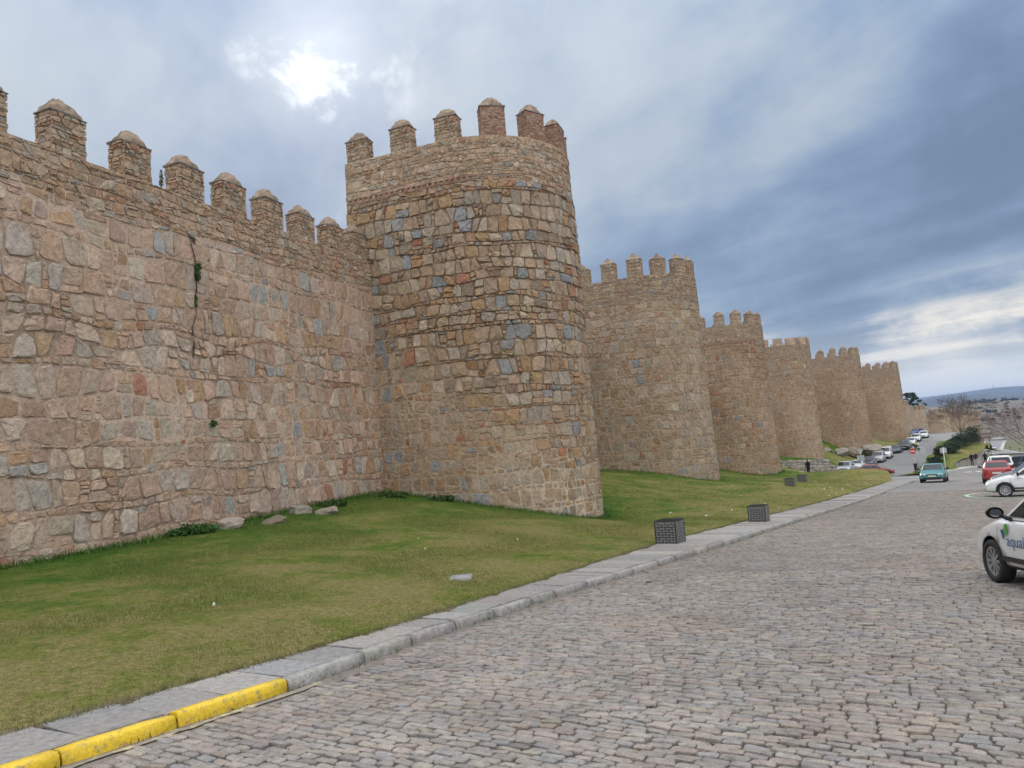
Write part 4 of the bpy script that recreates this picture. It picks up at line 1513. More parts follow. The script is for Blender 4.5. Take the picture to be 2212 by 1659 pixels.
# stone wall holding up the bank
def wedge_wall(name, label, cat, A, B, zb, zt, th, pal, lean=.08, sizes=((.3, .5), (.12, .2), (.3, .7), (.2, .5)), rel=.04, gap=.012, core_col=(.28, .26, .22), n_single=300):
    """freestanding rubble wall from A to B, bottom/top heights given at both ends"""
    A, B = np.array(A, float), np.array(B, float)
    L = float(np.linalg.norm(B - A))
    w = (B - A) / L
    n = np.array([w[1], -w[0]])
    t = thing(name, label, cat, (float(A[0]), float(A[1]), zb[0]), -math.atan2(w[0], w[1]))
    H = 1.0
    hgt = lambda u: np.interp(u, np.linspace(0, L, len(zt)), zt)
    low = lambda u: np.interp(u, np.linspace(0, L, len(zb)), zb)
    mean_h = float(np.mean(np.array(zt) - np.interp(np.linspace(0, 1, len(zt)), np.linspace(0, 1, len(zb)), zb)))
    def S(u, v, d):
        z0, z1 = low(u), hgt(u)
        z = z0 + (z1 - z0) * v / mean_h
        off = d - lean * (z - z0)
        return np.stack([A[0] + w[0] * u + n[0] * off, A[1] + w[1] * u + n[1] * off, z], 1)
    us = np.linspace(0, L, 14)
    V, F = [], []
    for v, d in ((0, -.015), (mean_h, -.015), (mean_h, -th), (0, -th)):
        V.append(S(us, np.full(14, v), np.full(14, d)))
    for j in range(4):
        for i in range(13):
            F.append((j * 14 + i, j * 14 + i + 1, ((j + 1) % 4) * 14 + i + 1, ((j + 1) % 4) * 14 + i))
    F += [(0, 14, 28, 42), (13, 55, 41, 27)]
    put_mesh('wall_core', np.concatenate(V), F, M_MORTAR, t, np.tile(core_col, (56, 1)), False)
    qs = cells(L, 0, mean_h, *sizes, .5, .03, .12, .1, .05)
    masonry(t, qs, S, pal, 0, gap, rel, score_view, n_single=n_single)
    cop = cells(L, 0, th, (.25, .35), (.15, .2), (.3, .6), (.3, .5), .1, .02, 0, 0, .03)
    def S2(u, v, d):
        q = S(u, np.full_like(u, mean_h), -v)
        q[:, 2] += d
        return q
    masonry(t, cop, S2, pal, 0, gap, rel, score_view, n_single=n_single, part='coping_stone', mass='coping_stones')
    return t
wedge_wall('retaining_wall', 'grey stone retaining wall rising beside the walkers below the bank', 'wall', (56.2, 102.0), (66.8, 111.2), (-5.6, -6.6), (-5.0, -4.75, -4.4, -3.68), .5, PAL_DRY)
wedge_wall('dry_stone_wall', 'upper low dry stone wall below the flat-merloned tower', 'wall', (30.3, 90.0), (36.8, 92.0), (-2.95, -3.5), (-2.25, -2.4, -2.55), .5, PAL_DRY, .1, ((.22, .36), (.12, .2), (.25, .5), (.2, .4)), .07, .01, (.12, .11, .09))
wedge_wall('dry_stone_wall', 'lower low dry stone wall behind the person in black', 'wall', (30.7, 88.0), (36.7, 90.0), (-3.6, -4.2), (-2.85, -3.0, -3.2), .5, PAL_DRY, .1, ((.22, .36), (.12, .2), (.25, .5), (.2, .4)), .07, .01, (.12, .11, .09))
# low parapet at the bend of the side road
wedge_wall('road_parapet', 'low stone parapet along the bend at the top of the side road', 'wall', (84, 187.0), (98, 172.0), (-3.2, -3.6), (-1.95, -2.35, -2.6), .4, PAL_DRY, .0, ((.2, .3), (.15, .2), (.5, .9), (.4, .8)), .02, .008, (.3, .28, .24))
# ================================================================== rocks
def rock_mesh(rad, seed, sub=3, rough=.22, flat=.0):
    r2 = np.random.default_rng(seed)
    bm = bmesh.new()
    bmesh.ops.create_icosphere(bm, subdivisions=sub, radius=1.0)
    V = np.array([v.co[:] for v in bm.verts])
    # a few flat cleavage planes make it angular
    for _ in range(26):
        d = r2.normal(0, 1, 3)
        d /= np.linalg.norm(d)
        h = r2.uniform(.55, .92)
        k = np.maximum(V @ d - h, 0)
        V -= k[:, None] * d * .97
    ph = r2.uniform(0, 6, 9)
    n = np.sin(V[:, 0] * 5 + ph[0] + 2 * np.sin(V[:, 1] * 4 + ph[1])) + np.sin(V[:, 1] * 7 + ph[2] + 2 * np.sin(V[:, 2] * 6 + ph[3])) + .6 * np.sin(V[:, 2] * 13 + ph[4] + V[:, 0] * 9)
    V = V * (1 + rough * .25 * n)[:, None]
    V *= np.array(rad)
    F = [tuple(v.index for v in f.verts) for f in bm.faces]
    bm.free()
    return V, F

def rock(loc, rad, rz, seed, label, col=(.36, .32, .26), name='rock', group=None, parent=None):
    V, F = rock_mesh(rad, seed)
    o = put_mesh(name, V, F, M_STONE, parent, np.tile(np.array(col) * .8, (len(V), 1)), False)
    o.location = loc
    o.rotation_euler = (0.1, -.08, rz)
    if parent is None:
        tag(o, label, 'rock', group)
    return o
gzl = lambda x, y: float(zlawn(x, y))
rock((-7.95, 21.15, gzl(-7.95, 21.15) + .10), (.40, .28, .27), .5, 1, 'pale broken rock lying against the foot of the long wall', (.46, .40, .33))
for i in range(16):
    x, y = -8.25 + random.uniform(-.5, .35), 20.75 + random.uniform(-.35, .45)
    x = max(x, -16.87 + .3905 * y + .25)
    rock((x, y, gzl(x, y) + .05), (random.uniform(.06, .17), random.uniform(.06, .14), random.uniform(.05, .12)), random.uniform(0, 3), 30 + i,
         'small rubble piece beside the pale broken rock at the wall foot', (.42, .37, .31), 'rubble_piece', 'rubble at the wall foot')
rock((-7.0, 22.2, gzl(-7.0, 22.2) + .02), (.46, .28, .20), .35, 2, 'dark mossy rock bedded in the lawn near the long wall', (.25, .21, .15))
rock((-6.85, 24.2, gzl(-6.85, 24.2) + .05), (.50, .32, .24), .55, 3, 'flat grey slab of rock in the grass nearest the tower', (.33, .30, .25))
rock((-6.0, 24.0, gzl(-6.0, 24.0) + .03), (.46, .3, .22), .2, 4, 'lumpy grey outcrop in the grass beside the flat slab of rock', (.34, .31, .25))
# bedrock under the fifth tower
rock((48.4, 116.6, -2.85), (1.9, 1.1, .85), .4, 5, 'large grey boulder on the grass left of the rock-based tower', (.35, .325, .275), 'boulder')
rock((46.6, 117.6, -2.45), (1.1, .9, .7), .9, 6, 'rounded rock pile above the large grey boulder', (.33, .31, .27), 'boulder')
rock((51.5, 119.8, -3.1), (1.6, 1.2, 1.0), .2, 7, 'brown bedrock under the rock-based tower', (.33, .27, .21), 'boulder')
rock((55.3, 121.4, -3.1), (2.3, 1.7, 1.45), .7, 8, 'pale rough bedrock at the right foot of the rock-based tower', (.37, .33, .27), 'boulder')

# ================================================================== grass blades
def blades(name, pts, hmin, hmax, wid, spread, nb, colfn, label=None, lean=.5):
    n = len(pts)
    P = np.repeat(pts, nb, 0)
    m = len(P)
    P = P + np.concatenate([rng.normal(0, spread, (m, 2)), np.zeros((m, 1))], 1)
    a = rng.uniform(0, 2 * np.pi, m)
    h = rng.uniform(hmin, hmax, m)
    ln = rng.normal(0, lean, (m, 2)) * h[:, None]
    d = np.stack([np.cos(a), np.sin(a), 0 * a], 1) * (wid * rng.uniform(.6, 1.3, m))[:, None]
    top = P + np.concatenate([ln, h[:, None]], 1)
    base = P - np.array([0, 0, .02])
    V = np.stack([base - d, base + d, top], 1).reshape(-1, 3)
    F = np.arange(m * 3).reshape(-1, 3)
    c = np.repeat(colfn(P), 3, 0)
    return put_mesh(name, V, F, M_BLADE, None, c, False, None, 'stuff', label)

def scatter_lawn(n, s0, s1, tmax, pw):
    s = s0 + (s1 - s0) * rng.random(n) ** pw
    tl = tlawn(s)
    t = tl - .06 - rng.random(n) ** .9 * tmax
    X, Y = st2xy(s, t)
    d = dist_walls(X, Y)
    ok = d > 0.03
    X, Y, s, t, tl, d = X[ok], Y[ok], s[ok], t[ok], tl[ok], d[ok]
    return np.stack([X, Y, zlawn(X, Y)], 1), d, tl - t
def blade_col(P):
    d = dist_walls(P[:, 0], P[:, 1])
    s, t = xy2st(P[:, 0], P[:, 1])
    g = np.clip(.12 + .75 * np.exp(-np.maximum(d, 0) / 2.2) + .25 * np.clip((tlawn(s) - t) / 8, 0, 1) + rng.normal(0, .22, len(P)), 0, 1)[:, None]
    c = np.array([.24, .22, .075]) * (1 - g) + np.array([.08, .148, .018]) * g
    return c * rng.uniform(.75, 1.3, (len(P), 1))
pts, d_, e_ = scatter_lawn(95000, -5, 24, 14, 1.0)
keepm = (rng.random(len(pts)) < np.clip(e_ / .35, .12, 1))
blades('grass', pts[keepm], .018, .042, .006, .05, 4, blade_col)
pts, d_, e_ = scatter_lawn(26000, 22, 75, 15, 1.1)
blades('grass', pts, .03, .07, .010, .06, 3, blade_col)

# long fringe at the foot of the walls
fr = []
for u in np.arange(8, 24, .035):
    p = S_WALL(np.array([u]), np.array([.3]), np.array([abs(rng.normal(.06, .10))]))[0]
    fr.append(p[:2])
for k in range(3):
    t_, S_, c_, w_, n_ = TWR[k]
    U_ = 2 * (TOW[k][4] + .45) + math.pi * TOW[k][3]
    for u in np.arange(0.3, U_ * .75, .04 if k == 0 else .09):
        p = S_(np.array([u]), np.array([-1.0]), np.array([abs(rng.normal(.06, .12))]))[0]
        fr.append(p[:2])
fr = np.array(fr)
fr = np.column_stack([fr, zlawn(fr[:, 0], fr[:, 1])])
def fringe_col(P):
    return np.array([.05, .115, .012]) * rng.uniform(.6, 1.7, (len(P), 1))
blades('grass', fr, .06, .20, .011, .09, 9, fringe_col)

# weeds in the gutter and ragged turf along the paving
gs = rng.uniform(-4, 40, 260)
gt = tkerb(gs) + np.abs(rng.normal(.02, .03, 260))
gx, gy = st2xy(gs, gt)
blades('grass', np.stack([gx, gy, zroad(gs) - .015], 1), .02, .06, .005, .02, 6, lambda P: np.array([.09, .11, .03]) * rng.uniform(.5, 1.3, (len(P), 1)))
gs = rng.uniform(-5, 60, 5200)
gt = tback(gs) - np.abs(rng.normal(.0, .07, 5200)) + .03 * np.sin(gs * 3.1)
gx, gy = st2xy(gs, gt)
blades('grass', np.stack([gx, gy, zroad(gs) + .088], 1), .025, .06, .006, .03, 5, lambda P: np.array([.17, .165, .06]) * rng.uniform(.6, 1.3, (len(P), 1)))

# ================================================================== leafy plants
def leaf_cloud(centers, rads, n, size, cols, seed, squash=1.0):
    """small leaf faces spread through ellipsoid clumps, denser to the outside"""
    r2 = np.random.default_rng(seed)
    C = np.asarray(centers, float)
    Rr = np.asarray(rads, float)
    k = r2.integers(0, len(C), n)
    v = r2.normal(0, 1, (n, 3))
    v /= np.linalg.norm(v, axis=1)[:, None]
    P = C[k] + v * Rr[k] * (r2.random(n) ** .33)[:, None] * r2.uniform(.85, 1.1, n)[:, None]
    a = r2.normal(0, 1, (n, 3))
    a /= np.linalg.norm(a, axis=1)[:, None]
    b = np.cross(a, r2.normal(0, 1, (n, 3)))
    b /= np.linalg.norm(b, axis=1)[:, None] + 1e-6
    s1 = (size * r2.uniform(.5, 1.4, n))[:, None]
    V = np.stack([P - a * s1, P + b * s1 * .55, P + a * s1, P - b * s1 * .55], 1).reshape(-1, 3)
    F = np.arange(n * 4).reshape(-1, 4)
    cc = np.asarray(cols)[r2.integers(0, len(cols), n)] * r2.uniform(.6, 1.4, (n, 1))
    return V, F, np.repeat(cc, 4, 0)

def plant(name, label, cat, loc, clumps, n, size, cols, seed, stem=True, group=None):
    t = thing(name, label, cat, loc, 0, group, True)
    V, F, c = leaf_cloud([q[0] for q in clumps], [q[1] for q in clumps], n, size, cols, seed)
    put_mesh('foliage', V, F, M_LEAF, t, c, False)
    if stem:
        mb = MB()
        for q, r_ in clumps:
            mb.tube([(0, 0, 0), (q[0] * .5, q[1] * .5, q[2] * .5), tuple(q)], [.012, .009, .005], 5, (.10, .08, .05))
        mb.build('stem', M_BARK, t)
    return t
GREEN = [(.06, .13, .025), (.085, .16, .035), (.045, .09, .02)]
pw = lambda u, v, d: tuple(map(float, S_WALL(np.array([24 + u]), np.array([v]), np.array([d]))[0]))
plant('wall_plant', 'bright green plant growing from the upper part of the crack in the wall', 'plant', pw(-9.35, 7.2, .03), [((.05, -.02, .12), (.12, .10, .15)), ((.08, -.05, .36), (.08, .08, .12))], 300, .04, GREEN, 1)
plant('wall_plant', 'thin green plant trailing lower down the crack in the wall', 'plant', pw(-9.42, 6.5, .03), [((.02, -.02, .1), (.045, .05, .2))], 90, .035, GREEN, 2)
plant('wall_plant', 'small green tuft on the wall below the crack, halfway up', 'plant', pw(-9.05, 3.1, .03), [((.03, -.02, .06), (.13, .1, .1))], 150, .04, GREEN, 3)
plant('wall_plant', 'dry weed standing between two merlons on the long wall', 'plant', pw(-10.15, 9.56, -.25), [((0, 0, .32), (.06, .06, .34))], 160, .03, [(.16, .15, .07), (.12, .13, .05)], 4)
x, y = -8.55, 20.15
plant('weed_clump', 'leafy green weed clump at the foot of the long wall', 'plant', (x, y, gzl(x, y)), [((0, 0, .12), (.35, .22, .17)), ((.3, .2, .1), (.3, .2, .13)), ((-.3, -.2, .08), (.25, .2, .12))], 1100, .05, [(.035, .10, .02), (.06, .14, .025)], 5)
for k_, (x, y, r_, l_) in enumerate([(-6.3, 25.5, .4, 'low dark weed clump between the rocks and the tower corner'), (-4.9, 28.3, .55, 'dark weed clump in the corner between wall and tower'),
                              (-3.0, 28.35, .4, 'low weed clump along the near foot of the brick-merloned tower')]):
    plant('weed_clump', l_, 'plant', (x, y, gzl(x, y)), [((0, 0, .06), (r_, r_ * .6, .16)), ((r_ * .8, .1, .05), (r_ * .7, r_ * .5, .12))], 600, .05, [(.04, .085, .018), (.06, .11, .025)], 7 + k_)
# the crack itself: dark open joint
mb = MB()
ck = [(-9.62, 8.55), (-9.5, 8.2), (-9.38, 7.8), (-9.42, 7.4), (-9.36, 7.0), (-9.45, 6.6), (-9.42, 6.2), (-9.6, 5.8), (-9.55, 5.4), (-9.62, 5.0)]
for (a, b_) in zip(ck[:-1], ck[1:]):
    wdt = random.uniform(.008, .024)
    P = [pw(a[0] - wdt, a[1], .045), pw(a[0] + wdt, a[1], .045), pw(b_[0] + wdt, b_[1], .045), pw(b_[0] - wdt, b_[1], .045)]
    mb.add(P, [(0, 1, 2, 3)], (.05, .042, .034))
mb.add([pw(-9.62, 8.47, .05), pw(-9.36, 8.4, .05), pw(-9.33, 8.2, .05), pw(-9.44, 8.28, .05)], [(0, 1, 2, 3)], (.06, .048, .038))
mb.build('crack', M_MORTAR, wall1, False, None, 'dark open crack running down the wall')

# ------------------------------------------------------------------ bare trees
def bare_tree(name, label, loc, height, trunk_r, crown_r, seed, trunk_h, col=(.13, .10, .085), twig=(.20, .125, .105), levels=5, up=.25, group='bare trees by the roads'):
    r2 = random.Random(seed)
    t = thing(name, label, 'tree', loc, 0, group, True)
    tr, tw = MB(), MB()
    def grow(p, d, L, r_, lev):
        n = 3
        pts, rad = [p], [r_]
        q = p.copy()
        for i in range(n):
            d = (d + Vector((r2.gauss(0, .13), r2.gauss(0, .13), r2.gauss(0, .08) + up * .10))).normalized()
            q = q + d * (L / n)
            pts.append(q.copy())
            rad.append(max(r_ * (1 - .42 * (i + 1) / n), .014))
        (tr if lev < 2 else tw).tube(pts if lev < 4 else [pts[0], pts[-1]], rad if lev < 4 else [rad[0], rad[-1]], 7 if lev == 0 else (5 if lev < 3 else 3), col if lev < 3 else twig, 0, lev == 0)
        if lev >= levels:
            return
        kids = 8 if lev == 0 else (4 if lev < 4 else 3)
        for k in range(kids):
            f = 1.0 if k == 0 else r2.uniform(.45 if lev else .72, 1.0)
            base = pts[0].lerp(pts[-1], f) if f < 1 else pts[-1]
            j = min(int(f * n), n - 1)
            base = pts[j].lerp(pts[j + 1], f * n - j) if f < 1 else pts[-1]
            az = r2.uniform(0, 6.283) if lev else (k / kids * 6.283 + r2.uniform(-.4, .4))
            sp = r2.uniform(.35, .85) if lev else r2.uniform(.3, .95)
            side = Vector((math.cos(az), math.sin(az), 0))
            side = (side - d * side.dot(d)).normalized()
            nd = (d * math.cos(sp) + side * math.sin(sp)).normalized()
            nl = (crown_r * .62 if lev == 0 else L * r2.uniform(.55, .78))
            grow(base, nd, nl, rad[-1] * (.6 if lev else .5), lev + 1)
    grow(Vector((0, 0, -.3)), Vector((0, 0, 1)), trunk_h, trunk_r, 0)
    # fit the crown to its height
    zs = max(v[2] for v in tw.v)
    k = height / zs
    for mb in (tr, tw):
        mb.v = [(v[0], v[1], v[2] * (k if v[2] > 0 else 1)) for v in mb.v]
    tr.build('trunk', M_BARK, t, True)
    tw.build('crown', M_BARK, t, True)
    return t
bare_tree('bare_tree', 'bare spreading tree on the bank behind the dark hedge', (73.9, 130.0, -3.6), 8.6, .17, 4.6, 6, 2.7, twig=(.13, .088, .07))
bare_tree('bare_tree', 'small bare tree beyond the bank, near the curving far road', (137.4, 230.0, -11.0), 8.3, .22, 5.0, 9, 3.0, twig=(.19, .14, .115))
bare_tree('bare_tree', 'large bare reddish tree reaching in at the right edge', (82.6, 124.0, -8.8), 14.2, .24, 8.0, 21, 4.6, twig=(.17, .10, .085), levels=5)

# evergreen behind the wall
t = thing('conifer_tree', 'dark evergreen tree rising behind the low distant tower', 'tree', (121.0, 237.0, -7.0), 0, None, True)
mb = MB()
mb.tube([(0, 0, -1), (0, 0, 8), (.1, 0, 15)], [.35, .25, .05], 7, (.11, .09, .07))
for k in range(9):
    a = k * 2.4
    mb.tube([(0, 0, 7 + k * .8), (2.2 * math.cos(a), 2.2 * math.sin(a), 8 + k * .8)], [.1, .03], 5, (.11, .09, .07))
mb.build('trunk', M_BARK, t)
cl, rd = [], []
for k in range(60):
    a = random.uniform(0, 6.28)
    z = random.uniform(6, 15.8)
    r_ = random.uniform(.3, 1) * (4.2 if z < 12 else 4.2 * (17 - z) / 5)
    cl.append((r_ * math.cos(a), r_ * math.sin(a), z))
    rd.append((.75, .75, .45))
V, F, c = leaf_cloud(cl, rd, 7000, .2, [(.03, .055, .03), (.045, .075, .04), (.02, .04, .025)], 12)
put_mesh('crown', V, F, M_LEAF, t, c, False)

# hedge shrubs on the bank
HG = [((55.7, 104.3), 1.0, .95, 'low end shrub of the dark hedge beside the side road'), ((58.0, 106.6), 1.25, 1.5, 'second shrub of the dark hedge above the low end one'),
      ((61.0, 109.4), 1.5, 2.0, 'middle shrub of the dark hedge on the bank'), ((64.2, 112.6), 1.6, 2.3, 'fourth shrub of the dark hedge, next to the tallest'), ((67.3, 116.0), 1.8, 2.9, 'tallest shrub at the far end of the dark hedge')]
for k, ((x, y), r_, h, lab) in enumerate(HG):
    z = float(bank_z(x, y))
    cl = [((random.uniform(-.5, .5) * r_, random.uniform(-.5, .5) * r_, random.uniform(.25, .8) * h)) for _ in range(11)]
    plant('hedge_shrub', lab, 'shrub', (x, y, z - .1), [(q, (r_ * .55, r_ * .55, h * .28)) for q in cl], 3600, .085, [(.022, .04, .022), (.03, .055, .03), (.045, .06, .03)], 40 + k, True, 'hedge on the bank')

# scattered oaks on the hillside
oak_var = []
for k in range(4):
    cl = [(random.uniform(-2, 2), random.uniform(-2, 2), random.uniform(2.4, 4.6)) for _ in range(9)]
    V, F, c = leaf_cloud(cl, [(1.5, 1.5, 1.1)] * 9, 420, .5, [(.035, .05, .028), (.05, .065, .035), (.025, .038, .022)], 60 + k)
    o = put_mesh('crown', V, F, M_LEAF, None, c, False)
    mb = MB()
    mb.tube([(0, 0, -1), (.1, 0, 3.2)], [.3, .18], 6, (.1, .08, .06))
    o2 = mb.build('trunk', M_BARK)
    oak_var.append((o.data, o2.data))
    bpy.data.objects.remove(o)
    bpy.data.objects.remove(o2)
oak_xy = [(773, 1250, 1.5), (611, 1000, 2.0), (620, 1006, 1.6), (596, 960, 1.3), (688, 1150, 1.7), (648, 1050, 1.2), (553, 900, 1.1), (706, 1150, 1.0), (795, 1300, 2.0), (788, 1296, 1.6), (528, 880, 1.0), (560, 930, .8), (700, 1158, .9), (667, 1100, 1.0), (640, 1062, 1.1)]
r3 = random.Random(5)
for k in range(38):
    y = 1330 + r3.uniform(-25, 60)
    oak_xy.append((y * r3.uniform(.583, .648), y, r3.uniform(1.0, 2.1)))
for k in range(26):
    y = r3.uniform(820, 1300)
    oak_xy.append((y * r3.uniform(.58, .66), y, r3.uniform(.6, 1.3)))
for k, (x, y, s_) in enumerate(oak_xy):
    top = y > 1300
    t = thing('oak_tree', 'dark round oak in the line along the top of the far hillside' if top else 'small dark oak dotted on the dry slope of the far hillside', 'tree',
              (x, y, float(zfar(x, y)) - .4), r3.uniform(0, 6), 'oaks along the hilltop' if top else 'oaks dotted on the far slope', True)
    t.scale = (s_ * .72, s_ * .72, s_ * .62)
    a, b_ = oak_var[k % 4]
    put_obj('crown', a, t)
    put_obj('trunk', b_, t)
# mast on the mountain
t = thing('radio_mast', 'thin lattice mast on the mountain ridge', 'mast', (3712, 5990, 160), 0, None, True)
mb = MB()
for (sx, sy) in ((-3, -3), (3, -3), (0, 4)):
    mb.tube([(sx, sy, -8), (0, 0, 34)], [1.8, 1.0], 4)
for z in (4, 12, 20):
    f = 1 - (z + 8) / 42
    mb.tube([(-3 * f, -3 * f, z), (3 * f, -3 * f, z)], .4, 4)
mb.build('lattice', mat_plain("mast_steel", (.3, .3, .32), .6), t)
# ================================================================== street furniture
M_STEEL = mat_plain("galvanised_steel", (.42, .43, .44), .5, .6)
M_SIGNBACK = mat_plain("sign_back_grey", (.46, .47, .47), .55, .2)
M_DARKMET = mat_plain("dark_iron", (.045, .047, .05), .55, .4)
M_RED = mat_plain("sign_red", (.55, .03, .03), .4)
M_WHITEP = mat_plain("white_plastic", (.72, .72, .70), .45)
M_BLACKP = mat_plain("black_plastic", (.02, .02, .021), .5)
M_BAND = mat_plain("woven_grey_band", (.20, .205, .20), .6, .2)
M_LINER = mat_plain("dark_liner", (.02, .02, .02), .8)

def woven_bin(loc, rz, label, w=.56, h=.62):
    t = thing('woven_bin', label, 'bin', loc, rz, 'woven metal bins along the lawn', True)
    a = w / 2
    fr_ = MB()
    for sx in (-1, 1):
        for sy in (-1, 1):
            fr_.box(sx * a - .012, sx * a + .012, sy * a - .012, sy * a + .012, -.08, h)
    for z in (0.02, h - .012):
        for s_ in (-1, 1):
            fr_.box(-a, a, s_ * a - .009, s_ * a + .009, z - .009, z + .009)
            fr_.box(s_ * a - .009, s_ * a + .009, -a, a, z - .009, z + .009)
    fr_.build('frame', M_DARKMET, t)
    MB().box(-a + .05, a - .05, -a + .05, a - .05, -.05, h - .10).build('liner', M_LINER, t)
    nb, nr = 6, 9
    for face in range(4):
        mb = MB()
        R4 = Matrix.Rotation(face * math.pi / 2, 3, 'Z')
        for i in range(nb):
            x = -a + w * (i + .5) / nb
            v, f = box(x - .012, x + .012, a - .004, a + .004, 0, h - .02)
            mb.add([R4 @ Vector(q) for q in v], f)
        for j in range(nr):
            z = .015 + (h - .05) * (j + .5) / nr
            hh = (h - .05) / nr * .30
            V, F = [], []
            npt = nb * 2 + 1
            for k in range(npt):
                x = -a + w * k / (npt - 1)
                ph = 0 if k % 2 == 0 else (1 if ((k // 2) + j) % 2 == 0 else -1)
                yy = a + ph * .02
                for (dz_, dy) in ((-hh, .0), (hh, .0), (hh, .004), (-hh, .004)):
                    V.append(R4 @ Vector((x, yy + dy, z + dz_)))
            for k in range(npt - 1):
                for q in range(4):
                    F.append((k * 4 + q, k * 4 + (q + 1) % 4, k * 4 + 4 + (q + 1) % 4, k * 4 + 4 + q))
            mb.add(V, F)
        mb.build('woven_side', M_BAND, t, False, 'stuff')
    for i in range(8):
        y = -a + w * (i + .5) / 8
        MB().box(-a, a, y - .008, y + .008, h - .004, h + .008).build('top_bar', M_DARKMET, t)
    return t
RZS = -math.atan2(D2[0], D2[1])      # street heading as rotation about z (local y along the street)
BINS = [(3.75, 20.15, .0, 'woven grey metal bin nearest the camera, beside the pavement'), (8.0, 26.6, .0, 'second woven grey metal bin along the pavement edge'),
        (16.3, 47.2, -.05, 'low woven bin half hidden by the mound, left of the pair'), (18.2, 50.4, -.05, 'woven bin half hidden by the mound, beside the person in black')]
for k, (x, y, dz_, lab) in enumerate(BINS):
    woven_bin((x, y, gzl(x, y) + dz_), RZS + random.uniform(-.05, .05), lab, .56 if k < 2 else .48, .62 if k < 2 else .5)
woven_bin((35.6, 84.2, gzl(35.6, 84.2)), RZS, 'small grey bin in front of the dark red car')

def yaw_to_cam(x, y):
    return -math.atan2(x, y)     # local -y looks back at the camera

def disc(r_, n, y0, y1, cx=0, cz=0):
    V, F = [], []
    for y in (y0, y1):
        for k in range(n):
            a = 2 * math.pi * k / n
            V.append((cx + r_ * math.cos(a), y, cz + r_ * math.sin(a)))
    F = [(k, (k + 1) % n, n + (k + 1) % n, n + k) for k in range(n)] + [tuple(range(n)), tuple(range(2 * n - 1, n - 1, -1))]
    return V, F
# no-entry sign in its capsule frame
t = thing('no_entry_sign', 'red no-entry sign in a double capsule frame on a grey pole', 'sign', (45.0, 88.0, -4.35), yaw_to_cam(45, 88), None, True)
MB().tube([(0, 0, -.2), (0, 0, 2.55)], .035, 10).build('pole', M_STEEL, t, True)
mb = MB()
path = [(-.42 + .34 * math.cos(a), -.05, 2.2 + .34 * math.sin(a)) for a in np.linspace(math.pi / 2, 3 * math.pi / 2, 13)] + [(.55 + .34 * math.cos(a), -.05, 2.2 + .34 * math.sin(a)) for a in np.linspace(-math.pi / 2, math.pi / 2, 13)]
mb.tube(path + [path[0]], .035, 6)
mb.build('frame', M_SIGNBACK, t, True)
o = MB().add(*disc(.30, 28, -.085, -.06, -.42, 2.2)).build('sign_disc', M_RED, t)
MB().box(-.63, -.21, -.094, -.086, 2.2 - .055, 2.2 + .055).build('white_bar', M_WHITEP, o)
MB().add(*disc(.29, 28, -.07, -.045, .55, 2.2)).build('sign_disc', M_SIGNBACK, t, label='grey back of the second sign disc')
# give-way sign seen from behind
t = thing('give_way_sign', 'grey back of a triangular sign with a plate below, behind the mound', 'sign', (37.3, 85.0, -4.2), yaw_to_cam(37.3, 85), None, True)
MB().tube([(0, -.03, -.2), (0, -.03, 2.95)], .03, 10).build('pole', M_STEEL, t, True)
V = [(-.38, 0, 2.9), (.38, 0, 2.9), (0, 0, 2.25)]
MB().add([(x, .02, z) for x, y, z in V] + [(x, .05, z) for x, y, z in V], [(0, 1, 2)[::-1], (3, 4, 5), (0, 3, 4, 1)[::-1], (1, 4, 5, 2)[::-1], (2, 5, 3, 0)[::-1]]).build('triangle_plate', M_SIGNBACK, t)
MB().box(-.36, .36, .02, .05, 1.62, 2.18).build('lower_plate', M_SIGNBACK, t)
mb = MB()
for z in (1.75, 2.02):
    mb.box(-.2, .2, .0, .02, z - .02, z + .02)
mb.build('bracket', M_STEEL, t)
# square sign seen from behind
t = thing('square_sign', 'back of a square sign on a tall white pole on the bank', 'sign', (42.85, 78.6, -4.1), yaw_to_cam(42.85, 78.6), None, True)
MB().tube([(0, -.03, -.3), (0, -.03, 2.55)], .035, 10).build('pole', M_WHITEP, t, True)
MB().box(-.29, .29, .02, .05, 1.95, 2.48).build('plate', M_SIGNBACK, t)
# pair of small plates
t = thing('double_plate_sign', 'small sign with two pale plates on the grass beyond the walkers', 'sign', (84.35, 140.0, -7.3), yaw_to_cam(84.35, 140), None, True)
MB().tube([(0, 0, -.5), (0, 0, 2.0)], .035, 8).build('pole', M_STEEL, t, True)
for sx in (-.19, .19):
    MB().box(sx - .16, sx + .16, -.03, -.01, 1.5, 1.98).build('plate', M_WHITEP, t)
# litter bin by the no-entry pole
t = thing('litter_bin', 'tapered dark litter bin at the foot of the no-entry sign', 'bin', (44.45, 87.6, -4.35), 0, None, True)
MB().lathe([(.15, 0), (.155, .02), (.2, .78), (.205, .80), (.175, .80), (.17, .7)], 14).build('bucket', M_DARKMET, t, True)
MB().lathe([(.21, .78), (.215, .83), (.2, .84)], 14).build('rim', M_BLACKP, t, True)
mb = MB()
mb.box(-.2, .2, -.2, .2, -.12, .02)
mb.build('footing', M_SLAB_PLAIN, t)

